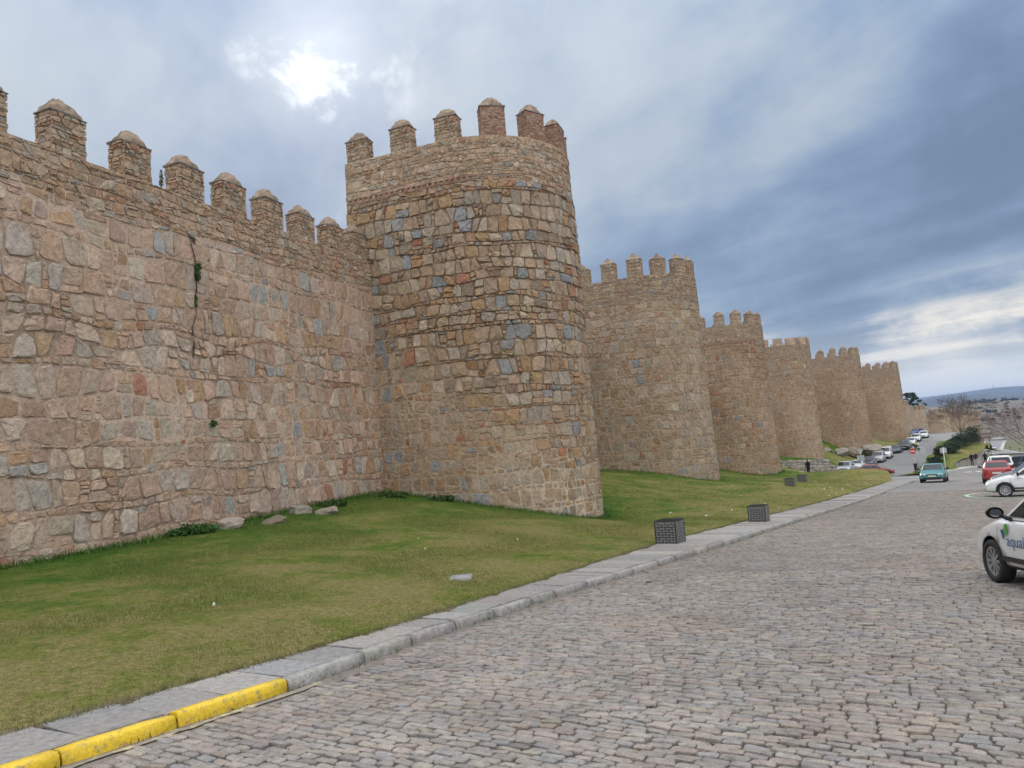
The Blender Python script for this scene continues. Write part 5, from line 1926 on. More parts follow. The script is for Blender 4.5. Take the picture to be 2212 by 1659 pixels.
def street_lamp(loc, h, label):
    t = thing('street_lamp', label, 'lamp', loc, 0, 'street lamps by the far road', True)
    MB().lathe([(.16, -.3), (.16, .3), (.09, .5), (.06, .7), (.05, h - .7), (.07, h - .65)], 10).build('pole', M_DARKMET, t, True)
    MB().lathe([(.12, h - .65), (.24, h - .15), (.26, h - .12), (.05, h), (.0, h + .1)], 8).build('lantern', M_DARKMET, t, True)
street_lamp((249.9, 400.0, -17.2), 5.6, 'dark street lamp on the verge past the bend of the far road')
street_lamp((192.8, 300.0, -17.6), 3.9, 'dark street lamp nearest, above the parked cars on the right')
street_lamp((214.4, 340.0, -18.3), 3.3, 'short dark lamp post at the tip of the grass by the far road')
street_lamp((143.0, 236.0, -12.5), 6.5, 'dark lamp post beside the small bare tree')

# ------------------------------------------------------------------ small things on the grass
M_LITTER = mat_plain("old_snow_white", (.68, .68, .66), .8, var=.15, nscale=40)
def scrap(x, y, r_, label, group):
    z = gzl(x, y)
    n = 7
    V = []
    for (k_, zz) in ((1.0, -.01), (.9, .025), (.4, .03 + r_ * .1)):
        for k in range(n):
            a = 2 * math.pi * k / n
            q = r_ * k_ * random.uniform(.55, 1.2)
            V.append((x + q * math.cos(a), y + q * .6 * math.sin(a), z + zz))
    F = [(j * n + i, j * n + (i + 1) % n, (j + 1) * n + (i + 1) % n, (j + 1) * n + i) for j in range(2) for i in range(n)] + [tuple(2 * n + i for i in range(n))]
    o = put_mesh('snow_scrap', V, F, M_LITTER, None, None, True)
    tag(o, label, 'snow', group)
r4 = random.Random(9)
for k in range(26):
    s_ = r4.uniform(20, 62)
    t_ = float(tlawn(s_)) - r4.uniform(.4, 6.5)
    x, y = map(float, st2xy(s_, t_))
    if float(dist_walls(np.array([x]), np.array([y]))[0]) > .6:
        scrap(x, y, r4.uniform(.025, .075), 'small white scrap on the lawn around the woven bins', 'white scraps around the bins')
for k in range(5):
    s_ = r4.uniform(1, 14)
    t_ = float(tlawn(s_)) - r4.uniform(.5, 8)
    x, y = map(float, st2xy(s_, t_))
    scrap(x, y, r4.uniform(.014, .028), 'tiny white scrap on the near lawn before the long wall', 'white scraps on the near lawn')
for k in range(9):
    x, y = 30.5 + k * .33 + r4.uniform(-.2, .2), 84.6 + r4.uniform(-.6, .6)
    scrap(x, y, r4.uniform(.25, .6), 'white patch of old snow between the person in black and the parked cars', 'old snow behind the mound')
for k in range(6):
    x, y = 38.6 + k * .55 + r4.uniform(-.2, .2), 98.0 + k * .5
    scrap(x, y, r4.uniform(.3, .6), 'white patch of old snow on the slope behind the parked silver cars', 'old snow on the slope')
x, y = -1.15, 14.05
o = put_mesh('cover_slab', *(lambda z: box(x - .22, x + .16, y - .2, y + .2, z - .08, z + .03))(gzl(x, y)), mat_plain("cover_stone", (.30, .295, .28), .9))
o.rotation_euler = (0, 0, 0)
tag(o, 'small pale stone cover slab set in the lawn near the pavement', 'cover')

# ================================================================== vehicles
def paint(name, col, rough=.32, metal=0.0):
    return mat_plain(name, col, rough, metal, .8, .04, 6.0)
M_GLASS = mat_plain("tinted_glass", (.022, .028, .032), .06, 0, .0, .2, 3.0)
M_TYRE = mat_plain("tyre_rubber", (.022, .022, .023), .85)
M_RIM = mat_plain("alloy_rim", (.42, .42, .43), .35, .8)
M_RIMDARK = mat_plain("wheel_hollow", (.03, .03, .032), .7)
M_LAMP = mat_plain("headlamp_glass", (.55, .57, .60), .12, .2, .5)
M_TAIL = mat_plain("tail_lamp_red", (.35, .015, .012), .2, 0, .5)
M_PLATE = mat_plain("number_plate", (.62, .63, .60), .5)
PAINTS = {k: paint('paint_' + k, *v) for k, v in {
    'white': ((.70, .71, .71),), 'silver': ((.46, .47, .48), .35, .5), 'navy': ((.035, .045, .075), .3, .3), 'teal': ((.045, .22, .225), .35, .2),
    'red': ((.36, .018, .022),), 'darkred': ((.22, .02, .025),), 'grey': ((.13, .13, .135), .35, .4), 'black': ((.018, .018, .02), .25), 'blue': ((.03, .04, .20),), 'darkblue': ((.055, .075, .11), .3, .4)}.items()}

KINDS = {  # L W H | cowl f,z | roof front f | roof rear f | tail base f,z | trunk z | nose z | axle f | wheel r
    'hatch': dict(L=4.05, W=1.75, H=1.47, cowl=(.25, .98), rf=.42, rr=.84, tb=(.965, 1.0), trunk=1.0, nose=.70, ax=(.195, .825), wr=.315, wins=[(.0, .40), (.44, .80)]),
    'sedan': dict(L=4.45, W=1.74, H=1.42, cowl=(.28, .95), rf=.42, rr=.70, tb=(.84, .99), trunk=1.0, nose=.66, ax=(.19, .79), wr=.31, wins=[(.0, .46), (.50, .96)]),
    'suv': dict(L=4.4, W=1.84, H=1.66, cowl=(.25, 1.10), rf=.40, rr=.88, tb=(.97, 1.12), trunk=1.12, nose=.85, ax=(.19, .815), wr=.345, wins=[(.0, .38), (.42, .74), (.78, .97)]),
    'van': dict(L=4.5, W=1.82, H=1.86, cowl=(.19, 1.12), rf=.33, rr=.965, tb=(.995, 1.15), trunk=1.15, nose=.82, ax=(.19, .80), wr=.315, wins=[(.0, .34)]),
    'wagon': dict(L=4.35, W=1.76, H=1.74, cowl=(.22, 1.06), rf=.38, rr=.93, tb=(.985, 1.08), trunk=1.08, nose=.76, ax=(.19, .80), wr=.315, wins=[(.0, .36), (.40, .68), (.72, .97)]),
}

def car_body_mesh(K, mats):
    L, Wd = K['L'], K['W']
    fs = [0, .012, .035, .075, .13, .19, K['cowl'][0] - .01, K['cowl'][0] + .06, .42, .55, .68, .8, K['tb'][0] - .05, .95, .978, .992, 1.0]
    fs = sorted(set(round(f, 4) for f in fs))
    zt = lambda f: np.interp(f, [0, .012, .035, .08, K['cowl'][0], K['cowl'][0] + .08, .8, K['tb'][0], .985, 1.0],
                             [K['nose'] - .10, K['nose'] - .04, K['nose'] + .02, K['nose'] + .10, K['cowl'][1], K['cowl'][1] - .02, K['tb'][1] - .01, K['trunk'], K['trunk'] - .04, K['trunk'] - .14])
    V, F, rings = [], [], []
    for f in fs:
        e = abs(2 * f - 1)
        hw = Wd / 2 * (1 - .17 * e ** 7)
        zb = .20 + .06 * e ** 8
        z1 = float(zt(f))
        half = [(0, zb), (hw * .84, zb), (hw * .965, zb + .09), (hw, .44), (hw * .99, (z1 + .44) / 2 + .03), (hw * .965, z1 - .07), (hw * .90, z1 - .01), (hw * .55, z1 + .025), (0, z1 + .035)]
        ring = half + [(-y, z) for y, z in half[-2:0:-1]]
        x = L / 2 - f * L
        rings.append([(x, y, z) for y, z in ring])
    n = len(rings[0])
    for r_ in rings:
        V += r_
    for i in range(len(rings) - 1):
        for k in range(n):
            F.append((i * n + k, i * n + (k + 1) % n, (i + 1) * n + (k + 1) % n, (i + 1) * n + k))
    F.append(tuple(range(n))[::-1])
    F.append(tuple((len(rings) - 1) * n + k for k in range(n)))
    o = put_mesh('body', V, F, mats, None, None, True)
    sub = o.modifiers.new('s', 'SUBSURF')
    sub.levels = 1
    sub.render_levels = 1
    cut = MB()
    for f in K['ax']:
        for sy in (-1, 1):
            cut.lathe([(0.0, sy * (Wd / 2 - .30)), (K['wr'] + .055, sy * (Wd / 2 - .30)), (K['wr'] + .055, sy * (Wd / 2 + .2)), (0.0, sy * (Wd / 2 + .2))], 28, 'y', (L / 2 - f * L, 0, K['wr'] + .005))
    co = cut.build('cutter', mats)
    bmw = bmesh.new()
    bmw.from_mesh(co.data)
    bmesh.ops.remove_doubles(bmw, verts=bmw.verts, dist=1e-5)
    bmesh.ops.recalc_face_normals(bmw, faces=bmw.faces)
    bmw.to_mesh(co.data)
    bmw.free()
    bm0 = bmesh.new()
    bm0.from_mesh(o.data)
    bmesh.ops.recalc_face_normals(bm0, faces=bm0.faces)
    bm0.to_mesh(o.data)
    bm0.free()
    bo = o.modifiers.new('b', 'BOOLEAN')
    bo.operation = 'DIFFERENCE'
    bo.object = co
    bo.solver = 'EXACT'
    dg = bpy.context.evaluated_depsgraph_get()
    me = bpy.data.meshes.new_from_object(o.evaluated_get(dg))
    bpy.data.objects.remove(o)
    bpy.data.objects.remove(co)
    # lower sills and wheel wells are black plastic
    me.materials.clear()
    for m_ in mats:
        me.materials.append(m_)
    for p in me.polygons:
        c = p.center
        well = any(math.hypot(c.x - (L / 2 - f * L), c.z - K['wr'] - .005) < K['wr'] + .065 and (abs(c.y) < Wd / 2 - .02) for f in K['ax']) and abs(p.normal.y) < .8 or (abs(abs(c.y) - (Wd / 2 - .30)) < .01)
        p.material_index = 1 if (c.z < .285 or well) else 0
        p.use_smooth = not well
    return me

BODY = {}
def make_car(kind, pcol, label, xy, heading, zf, detail=0, group='parked cars', category='car', name='parked_car', flip=False):
    K = KINDS[kind]
    L, Wd, H = K['L'], K['W'], K['H']
    pm = PAINTS[pcol]
    h2 = np.array([math.sin(heading), math.cos(heading)])
    r2_ = np.array([h2[1], -h2[0]])
    xy = np.array(xy, float)
    ax0, ax1 = L / 2 - K['ax'][0] * L, L / 2 - K['ax'][1] * L
    zz = lambda p: float(zf(p[0], p[1]))
    zfr, zre = zz(xy + h2 * ax0), zz(xy + h2 * ax1)
    zl, zr_ = zz(xy - r2_ * .75), zz(xy + r2_ * .75)
    t = thing(name, label, category, (float(xy[0]), float(xy[1]), zz(xy)), 0, group, True)
    fwd = Vector((h2[0] * (ax0 - ax1), h2[1] * (ax0 - ax1), zfr - zre)).normalized()
    left = Vector((-r2_[0] * 1.5, -r2_[1] * 1.5, zl - zr_)).normalized()
    up_ = fwd.cross(left).normalized()
    left = up_.cross(fwd)
    Mx = Matrix((fwd, left, up_)).transposed().to_4x4()
    mid = (ax0 + ax1) / 2
    Mx.translation = Vector((xy[0], xy[1], (zfr + zre) / 2 - mid * (zfr - zre) / (ax0 - ax1)))
    t.matrix_world = Mx
    if kind not in BODY:
        BODY[kind] = car_body_mesh(K, [pm, M_BLACKP])
        me = BODY[kind]
    else:
        me = BODY[kind].copy()
        me.materials[0] = pm
    put_obj('body', me, t)
    # cabin
    cw, cz = K['cowl']
    X = lambda f: L / 2 - f * L
    xf0, xf1, xr0, xr1 = X(cw), X(K['rf']), X(K['tb'][0]), X(K['rr'])
    z0, z1 = cz - .03, H - .05
    hb, ht = Wd / 2 * .90, Wd / 2 * (.70 if kind != 'van' else .80)
    xf = lambda h: xf0 + (xf1 - xf0) * h
    xr = lambda h: xr0 + (xr1 - xr0) * h ** (1.0 if kind == 'sedan' else .8)
    hw = lambda h: hb + (ht - hb) * h ** 1.15
    zc = lambda h: z0 + (z1 - z0) * h
    bowf, bowr = .10, .06
    ysm = [-1, -.6, 0, .6, 1]
    rings = []
    for h in (0, .25, .5, .75, .93, 1.0):
        ins = .0 if h < .95 else .05
        r_ = [(xf(h) - bowf * (1 - 1 * 0) * y * y + 0 * h - ins, y * (hw(h) - ins), zc(h) + (.02 if ins else 0)) for y in ysm]
        r_ += [(xf(h) * (1 - q) + xr(h) * q - bowf * (1 - q), hw(h) - ins, zc(h) + (.02 if ins else 0)) for q in (.25, .5, .75)]
        r_ += [(xr(h) - 0 + bowr * y * y - bowr + ins, y * (hw(h) - ins), zc(h) + (.02 if ins else 0)) for y in ysm[::-1]]
        r_ += [(xf(h) * (1 - q) + xr(h) * q - bowf * (1 - q), -(hw(h) - ins), zc(h) + (.02 if ins else 0)) for q in (.75, .5, .25)]
        rings.append(r_)
    n = len(rings[0])
    V = [p for r_ in rings for p in r_]
    F = []
    for i in range(len(rings) - 1):
        for k in range(n):
            F.append((i * n + k, i * n + (k + 1) % n, (i + 1) * n + (k + 1) % n, (i + 1) * n + k))
    b = len(V)
    for k in range(n):
        p = rings[-1][k]
        V.append((p[0] * .8 + .2 * (xf1 + xr1) / 2, p[1] * .72, H - .012))
    for k in range(n):
        F.append((b - n + k, b - n + (k + 1) % n, b + (k + 1) % n, b + k))
    F.append(tuple(b + k for k in range(n)))
    roof = put_mesh('roof', V, F, pm, t, None, True)
    # glass
    V, F = [], []
    for h in (.10, .5, .90):
        for y in np.linspace(-.90, .90, 7):
            V.append((xf(h) - bowf * y * y + .012, y * hw(h), zc(h) + .008))
    for j in range(2):
        for k in range(6):
            F.append((j * 7 + k, j * 7 + k + 1, j * 7 + 8 + k, j * 7 + 7 + k))
    put_mesh('windscreen', V, F, M_GLASS, t, None, True)
    V, F = [], []
    for h in (.18, .5, .86):
        for y in np.linspace(-.84, .84, 7):
            V.append((xr(h) + bowr * y * y - bowr - .012, y * hw(h), zc(h) + .008))
    for j in range(2):
        for k in range(6):
            F.append((j * 7 + k + 1, j * 7 + k, j * 7 + 7 + k, j * 7 + 8 + k))
    put_mesh('rear_window', V, F, M_GLASS, t, None, True)
    for sy in (-1, 1):
        for (a, b_) in K['wins']:
            V, F = [], []
            hs = (.10, .5, .86)
            for h in hs:
                x0, x1 = xf(h) - bowf - .10 + .02 * h, xr(h) - bowr + .16
                for q in np.linspace(a, b_, 4):
                    V.append((x0 * (1 - q) + x1 * q, sy * (hw(h) + .010), zc(h)))
            for j in range(2):
                for k in range(3):
                    f = (j * 4 + k, j * 4 + k + 1, j * 4 + 5 + k, j * 4 + 4 + k)
                    F.append(f if sy < 0 else f[::-1])
            put_mesh('side_window', V, F, M_GLASS, t, None, True)
    # wheels
    wr = K['wr']
    ty = MB().lathe([(wr * .64, .0), (wr * .70, .10), (wr * .93, .105), (wr, .075), (wr, -.075), (wr * .93, -.105), (wr * .64, -.10)], 28, 'y')
    ri = MB()
    ri.lathe([(0.0, .045), (wr * .62, .045)], 20, 'y', mi=1)
    ri.lathe([(wr * .68, .02), (wr * .69, .088), (wr * .60, .084), (wr * .58, .04)], 28, 'y')
    ri.lathe([(0.0, .078), (wr * .14, .075), (wr * .15, .05)], 12, 'y')
    nsp = 10 if detail else 5
    for k in range(nsp):
        a = 2 * math.pi * k / nsp
        ca, sa = math.cos(a), math.sin(a)
        wd = .020 if detail else .032
        P = []
        for (r_, yy, ww) in ((wr * .10, .07, wd * .8), (wr * .64, .078, wd * 1.25)):
            for s_ in (-1, 1):
                P.append((ca * r_ - sa * ww * s_, yy, sa * r_ + ca * ww * s_))
        P += [(p[0], .048, p[2]) for p in P]
        ri.add(P, [(0, 1, 3, 2), (0, 2, 6, 4), (1, 5, 7, 3), (2, 3, 7, 6)])
    wo = ty.build('wheel', M_TYRE, None, True)
    ro = ri.build('rim', [M_RIM, M_RIMDARK], None, False)
    tm, rm = wo.data, ro.data
    bpy.data.objects.remove(wo)
    bpy.data.objects.remove(ro)
    for f in K['ax']:
        for sy in (-1, 1):
            wobj = put_obj('wheel', tm, t)
            wobj.location = (X(f), sy * (Wd / 2 - .105), wr)
            if sy < 0:
                wobj.rotation_euler = (0, 0, math.pi)
            put_obj('rim', rm, wobj)
    # lamps, grille, plates, mirrors
    nz = K['nose']
    for sy in (-1, 1):
        y0, y1 = (Wd * .24, Wd * .435)
        V = []
        for (dx, z) in ((.0, nz - .12), (.0, nz - .005)):
            for (y, xo) in ((y0, -.02), ((y0 + y1) / 2, -.055), (y1, -.20)):
                V.append((L / 2 + xo + .03 + dx - (.06 if z > nz - .1 else .0), sy * y, z + (.02 if y == y1 else 0)))
        V += [(x - .12, y, z) for x, y, z in V]
        F = [(0, 1, 4, 3), (1, 2, 5, 4), (6, 9, 10, 7), (7, 10, 11, 8), (0, 6, 7, 1), (1, 7, 8, 2), (3, 4, 10, 9), (4, 5, 11, 10), (2, 8, 11, 5), (0, 3, 9, 6)]
        if sy < 0:
            F = [f[::-1] for f in F]
        put_mesh('headlight', V, F, M_LAMP, t)
        tz = K['trunk']
        V, F = box(-L / 2 - .012, -L / 2 + .16, Wd * .30, Wd * .452, tz - .34, tz - .10)
        MB().add([(x, y * sy, z) for x, y, z in V], F if sy > 0 else [f[::-1] for f in F]).build('tail_light', M_TAIL, t)
        mo = MB()
        # mirror: rounded shell on a stalk
        mz = cz + .08
        mxp = xf(.10) - bowf - .16
        yb = Wd / 2 + .13
        mo.lathe([(.001, -.055), (.07, -.05), (.098, -.02), (.105, .03), (.10, .045)], 14, 'x', (0, 0, 0))
        mo.v = [(mxp - v[0] * 1.0, sy * yb + v[1] * 1.15, mz + v[2] * .82) for v in mo.v]
        mo.tube([(mxp + .0, sy * (hw(.1) - .02), mz - .12), (mxp, sy * (yb - .08), mz - .04)], [.035, .03], 6)
        mobj = mo.build('mirror', M_BLACKP, t, True)
        g = MB()
        g.lathe([(0, 0), (.074, 0)], 14, 'x')
        g.v = [(mxp - .047, sy * yb + v[1] * 1.12, mz + v[2] * .8) for v in g.v]
        g.build('mirror_glass', mat_mirror, mobj)
    MB().box(L / 2 - .10, L / 2 + .012, -Wd * .20, Wd * .20, nz - .13, nz - .03).build('grille', M_BLACKP, t)
    MB().box(L / 2 - .12, L / 2 + .004, -Wd * .34, Wd * .34, .27, .40).build('bumper_intake', M_BLACKP, t)
    MB().box(L / 2 - .1, L / 2 + .022, -.26, .26, .44, .55).build('number_plate', M_PLATE, t)
    pz_ = .62 if kind != 'sedan' else .66
    MB().box(-L / 2 - .012, -L / 2 + .05, -.26, .26, pz_, pz_ + .11).build('number_plate', M_PLATE, t)
    if detail:
        for sy in (-1, 1):
            for xs_ in ((.62, -.48) if detail < 2 else (.02, -.98)):
                MB().box(xs_ - .10, xs_ + .10, sy * (Wd / 2 - .02) - .02, sy * (Wd / 2 - .02) + .02, .84, .87).build('door_handle', pm if detail < 2 else M_BLACKP, t)
            MB().box(-.95, .92, sy * (Wd / 2 - .005) - .012, sy * (Wd / 2 - .005) + .012, .36, .43).build('side_moulding', M_BLACKP, t)
            sm = MB()
            for xd in (.98, -.10, -1.02):
                zs_ = np.linspace(.34, cz - .12, 8)
                for a, b_ in zip(zs_[:-1], zs_[1:]):
                    fa = lambda z: Wd / 2 * float(np.interp(z, [.3, .44, .75, cz - .05], [.985, 1.0, .99, .965])) + .002
                    V = [(xd - .004, sy * fa(a), a), (xd + .004, sy * fa(a), a), (xd + .004, sy * fa(b_), b_), (xd - .004, sy * fa(b_), b_)]
                    sm.add(V, [(0, 1, 2, 3)] if sy < 0 else [(3, 2, 1, 0)])
            sm.build('door_seam', M_BLACKP, t)
    return t

mat_mirror = mat_plain("mirror_silver", (.30, .32, .34), .05, 1.0)
zr_xy = lambda x, y: zroad(xy2st(x, y)[0])
zs_xy = lambda x, y: zside(xy2st(x, y)[0]) + .02
def zmix(x, y):
    s_, t_ = xy2st(x, y)
    return zs_xy(x, y)
HD = math.atan2(D2[0], D2[1])
# right-hand side of the street
car1 = make_car('hatch', 'white', 'white hatchback with a blue and green logo on its door, cut by the right edge', (7.67, 10.47), R(7), zr_xy, 2)
# print on the near door
def text_mesh(txt, size, mat, name):
    cu = bpy.data.curves.new(name, 'FONT')
    cu.body = txt
    cu.size = size
    o = bpy.data.objects.new(name, cu)
    COL.objects.link(o)
    dg = bpy.context.evaluated_depsgraph_get()
    me = bpy.data.meshes.new_from_object(o.evaluated_get(dg))
    bpy.data.objects.remove(o)
    me.materials.clear()
    me.materials.append(mat)
    return me
M_BLUEINK = mat_plain("blue_print", (.015, .10, .26), .4)
M_GREENINK = mat_plain("green_print", (.10, .36, .07), .4)
me = text_mesh('aqualia', .21, M_BLUEINK, 'lettering')
for v in me.vertices:
    x_, z_ = v.co.x, v.co.y
    wy = 1.75 / 2 * float(np.interp(.60 + z_, [.3, .44, .75, .93], [.985, 1.0, .99, .965])) + .012
    v.co = (.70 - x_ * 1.15, wy, .585 + z_ * 1.1)
put_obj('lettering', me, car1)
def door_print(poly, mat, nm):
    V = [(x_, 1.75 / 2 * float(np.interp(z_, [.3, .44, .75, .93], [.985, 1.0, .99, .965])) + .012, z_) for x_, z_ in poly]
    o = put_mesh(nm, V, [tuple(range(len(V)))], mat, car1, None, False)
    if o.data.polygons[0].normal.y < 0:
        o.data.flip_normals()
door_print([(.88, .815), (.80, .795), (.775, .84), (.755, .80), (.76, .70), (.80, .665), (.82, .74)], M_BLUEINK, 'logo')
door_print([(.765, .865), (.70, .905), (.655, .875), (.64, .80), (.665, .75), (.72, .735), (.755, .755), (.735, .81)], M_GREENINK, 'logo')

make_car('hatch', 'white', 'white hatchback seen side-on, its nose pointing at the street', (23.75, 36.1), HD - R(90), zr_xy, 1)
make_car('hatch', 'grey', 'dark grey hatchback tucked behind the side-on white hatchback', (27.3, 41.6), HD - R(90), zr_xy)
make_car('hatch', 'red', 'bright red hatchback seen from behind, in the row of parked cars', (32.1, 52.6), HD, zr_xy)
make_car('wagon', 'white', 'white estate seen from behind, just past the red hatchback', (37.0, 60.0), HD, zr_xy)
make_car('suv', 'darkblue', 'dark blue car parked past the white estate', (41.6, 64.6), HD - R(60), zr_xy)
make_car('suv', 'white', 'white car with a long dark rear window past the dark blue one', (43.0, 70.2), HD, zr_xy)
make_car('suv', 'white', 'white off-roader at the right edge behind the parked row', (48.6, 72.5), HD - R(20), zr_xy)
make_car('hatch', 'silver', 'silver car in the distance beyond the white off-roader', (58.5, 88.0), HD, zr_xy)
make_car('hatch', 'white', 'small white car parked by the walkers', (68.6, 112.5), HD, zr_xy)
make_car('sedan', 'teal', 'teal saloon driving towards the camera', (31.6, 59.7), HD + math.pi, zr_xy, 0, None, 'car', 'moving_car')
# row up the side road
ROWC = [('suv', 'silver', 'silver car lowest in the row on the side road, behind the mound', (41.6, 99.6), HD + math.pi), ('sedan', 'white', 'white saloon second in the row on the side road', (46.4, 107.0), HD + math.pi),
        ('hatch', 'navy', 'navy hatchback in front of the silver estate on the side road', (50.3, 112.0), HD + math.pi), ('wagon', 'silver', 'tall silver estate parked before the white van', (54.9, 119.0), HD + math.pi),
        ('van', 'white', 'white van on the side road with a dark tinted windscreen', (59.4, 126.0), HD + math.pi), ('sedan', 'darkblue', 'dark slate-blue saloon parked behind the white van', (65.5, 135.0), HD + math.pi),
        ('suv', 'black', 'black off-roader behind the scooter rider', (69.6, 140.0), HD + math.pi), ('sedan', 'white', 'white car next up the row behind the black off-roader', (74.3, 147.0), HD + math.pi),
        ('hatch', 'white', 'white car second from the top of the row on the side road', (78.9, 154.0), HD + math.pi), ('hatch', 'white', 'white car topmost on the outer side of the row', (83.6, 160.0), HD + math.pi),
        ('hatch', 'white', 'white car mostly hidden behind the foot of the sixth tower', (82.6, 166.0), HD + math.pi), ('hatch', 'blue', 'blue car at the very top of the side road', (87.6, 170.5), HD + math.pi + R(25))]
for (k, p, lab, xy, hd) in ROWC:
    make_car(k, p, lab, xy, hd, zmix)
make_car('sedan', 'darkred', 'dark red saloon parked across the others behind the mound', (40.9, 90.4), HD + R(80), lambda x, y: zmix(x, y) - .05)
make_car('hatch', 'white', 'lone white car on the curving far road', (240.0, 393.0), R(215), lambda x, y: zfar(x, y) + .4, 0, None)
for k, (x, y) in enumerate([(347, 560), (353, 566), (341, 556), (372, 574)]):
    make_car('hatch', ['white', 'silver'][k % 2], 'tiny pale car parked at the foot of the far hillside', (x, y), R(80), lambda x, y: zfar(x, y) + .3, 0, 'cars at the foot of the hillside')
# ================================================================== people
M_CLOTH = mat_attr("cloth_and_skin", .85, .2)
def person(label, loc, rz, J, cols, hair, group=None, scale=1.0, bag=None):
    """J: joints in the body's own frame (faces +y). One continuous skinned body; colours by region."""
    names = list(J)
    bones = [('pelvis', 'spine'), ('spine', 'chest'), ('chest', 'neck'), ('neck', 'head'), ('head', 'crown')]
    for s_ in 'lr':
        bones += [('chest', 'sh_' + s_), ('sh_' + s_, 'el_' + s_), ('el_' + s_, 'wr_' + s_), ('wr_' + s_, 'pa_' + s_), ('pelvis', 'hi_' + s_), ('hi_' + s_, 'kn_' + s_), ('kn_' + s_, 'an_' + s_), ('an_' + s_, 'to_' + s_)]
    rad = dict(pelvis=(.15, .115), spine=(.15, .115), chest=(.165, .12), neck=(.055, .055), head=(.082, .098), crown=(.06, .07), sh=(.07, .07), el=(.052, .052), wr=(.034, .034), pa=(.034, .018), hi=(.095, .10), kn=(.066, .07), an=(.045, .05), to=(.042, .035))
    V = [Vector(J[n]) for n in names]
    E = [(names.index(a), names.index(b)) for a, b in bones]
    R_ = [rad[n.split('_')[0]] for n in names]
    # five fingers, rooted in the palm
    for s_ in 'lr':
        sg = -1 if s_ == 'l' else 1
        wr_, pa = Vector(J['wr_' + s_]), Vector(J['pa_' + s_])
        d = (pa - wr_).normalized()
        side = Vector((0, 1, 0)) - d * d.y
        side.normalize()
        nrm = d.cross(side)
        for k, (off, ln) in enumerate(((.030, .062), (.010, .072), (-.010, .066), (-.030, .052), (None, .05))):
            ip = names.index('pa_' + s_) if off is not None else names.index('wr_' + s_)
            if off is not None:
                a = pa + side * off + d * .035
                b = a + d * ln * .6
                c = b + d * ln * .35 + nrm * sg * .018
            else:
                a = wr_ + side * .042 + d * .03
                b = a + side * .02 + d * .03
                c = b + d * .025
            base = len(V)
            V += [a, b, c]
            R_ += [(.010, .010), (.009, .009), (.0075, .0075)]
            E += [(ip, base), (base, base + 1), (base + 1, base + 2)]
    me = bpy.data.meshes.new('body')
    me.from_pydata([v[:] for v in V], E, [])
    o = bpy.data.objects.new('body', me)
    COL.objects.link(o)
    o.modifiers.new('skin', 'SKIN')
    lay = me.skin_vertices[0].data if me.skin_vertices else None
    if lay is None:
        bm = bmesh.new()
        bm.from_mesh(me)
        bm.verts.layers.skin.verify()
        bm.to_mesh(me)
        bm.free()
        lay = me.skin_vertices[0].data
    for i, q in enumerate(R_):
        lay[i].radius = q
        lay[i].use_root = (i == names.index('pelvis'))
    sb = o.modifiers.new('sub', 'SUBSURF')
    sb.levels = sb.render_levels = 1
    dg = bpy.context.evaluated_depsgraph_get()
    bme = bpy.data.meshes.new_from_object(o.evaluated_get(dg))
    bpy.data.objects.remove(o)
    P = np.array([v.co[:] for v in bme.vertices])
    jacket, trousers, shoes, skin = cols
    segs = {'tr': [], 'ja': [], 'sk': [], 'sh': []}
    def dseg(a, b):
        a, b = np.array(J[a]), np.array(J[b])
        f = np.clip(((P - a) @ (b - a)) / ((b - a) @ (b - a)), 0, 1)
        return np.linalg.norm(P - a - f[:, None] * (b - a), axis=1)
    reg = []
    for s_ in 'lr':
        reg += [(dseg('hi_' + s_, 'kn_' + s_), trousers), (dseg('kn_' + s_, 'an_' + s_), trousers), (dseg('an_' + s_, 'to_' + s_) + .01, shoes), (dseg('sh_' + s_, 'el_' + s_), jacket), (dseg('el_' + s_, 'wr_' + s_), jacket), (dseg('wr_' + s_, 'pa_' + s_) - .012, skin)]
    reg += [(dseg('pelvis', 'spine') - .03, jacket), (dseg('spine', 'chest') - .04, jacket), (dseg('chest', 'neck') - .02, jacket), (dseg('head', 'crown') - .02, skin)]
    D = np.stack([r_[0] for r_ in reg], 1).argmin(1)
    C = np.array([r_[1] for r_ in reg])[D]
    a = bme.color_attributes.new('Col', 'FLOAT_COLOR', 'POINT')
    a.data.foreach_set('color', np.concatenate([C, np.ones((len(C), 1))], 1).astype(np.float32).ravel())
    bme.materials.clear()
    bme.materials.append(M_CLOTH)
    for p in bme.polygons:
        p.use_smooth = True
    t = thing('person', label, 'person', loc, rz, group, True)
    t.scale = (scale,) * 3
    put_obj('body', bme, t)
    # hair cap, nose, ears
    hd, cr = Vector(J['head']), Vector(J['crown'])
    hm = MB()
    V, F = rock_mesh((.092, .108, .095), 3, 2, .03)
    c0 = hd.lerp(cr, .75) + Vector((0, -.018, .025))
    keepv = [(v[0] + c0.x, v[1] + c0.y, v[2] + c0.z) for v in V]
    hm.add(keepv, F, hair)
    hm.build('hair', M_CLOTH, t, True)
    fm = MB()
    fc = hd + Vector((0, .10, .02))
    fm.add([(fc.x - .014, fc.y - .01, fc.z - .01), (fc.x + .014, fc.y - .01, fc.z - .01), (fc.x, fc.y + .018, fc.z - .006), (fc.x, fc.y - .008, fc.z + .04)], [(0, 1, 2), (1, 3, 2), (3, 0, 2)], skin)
    for s_ in (-1, 1):
        fm.box(fc.x + s_ * .033 - .011, fc.x + s_ * .033 + .011, fc.y - .012, fc.y - .002, fc.z + .03, fc.z + .042, (.03, .02, .02))
        fm.box(hd.x + s_ * .088 - .008, hd.x + s_ * .088 + .008, hd.y - .01, hd.y + .02, hd.z + .0, hd.z + .055, skin)
    fm.box(fc.x - .022, fc.x + .022, fc.y - .012, fc.y, fc.z - .04, fc.z - .03, (.25, .10, .09))
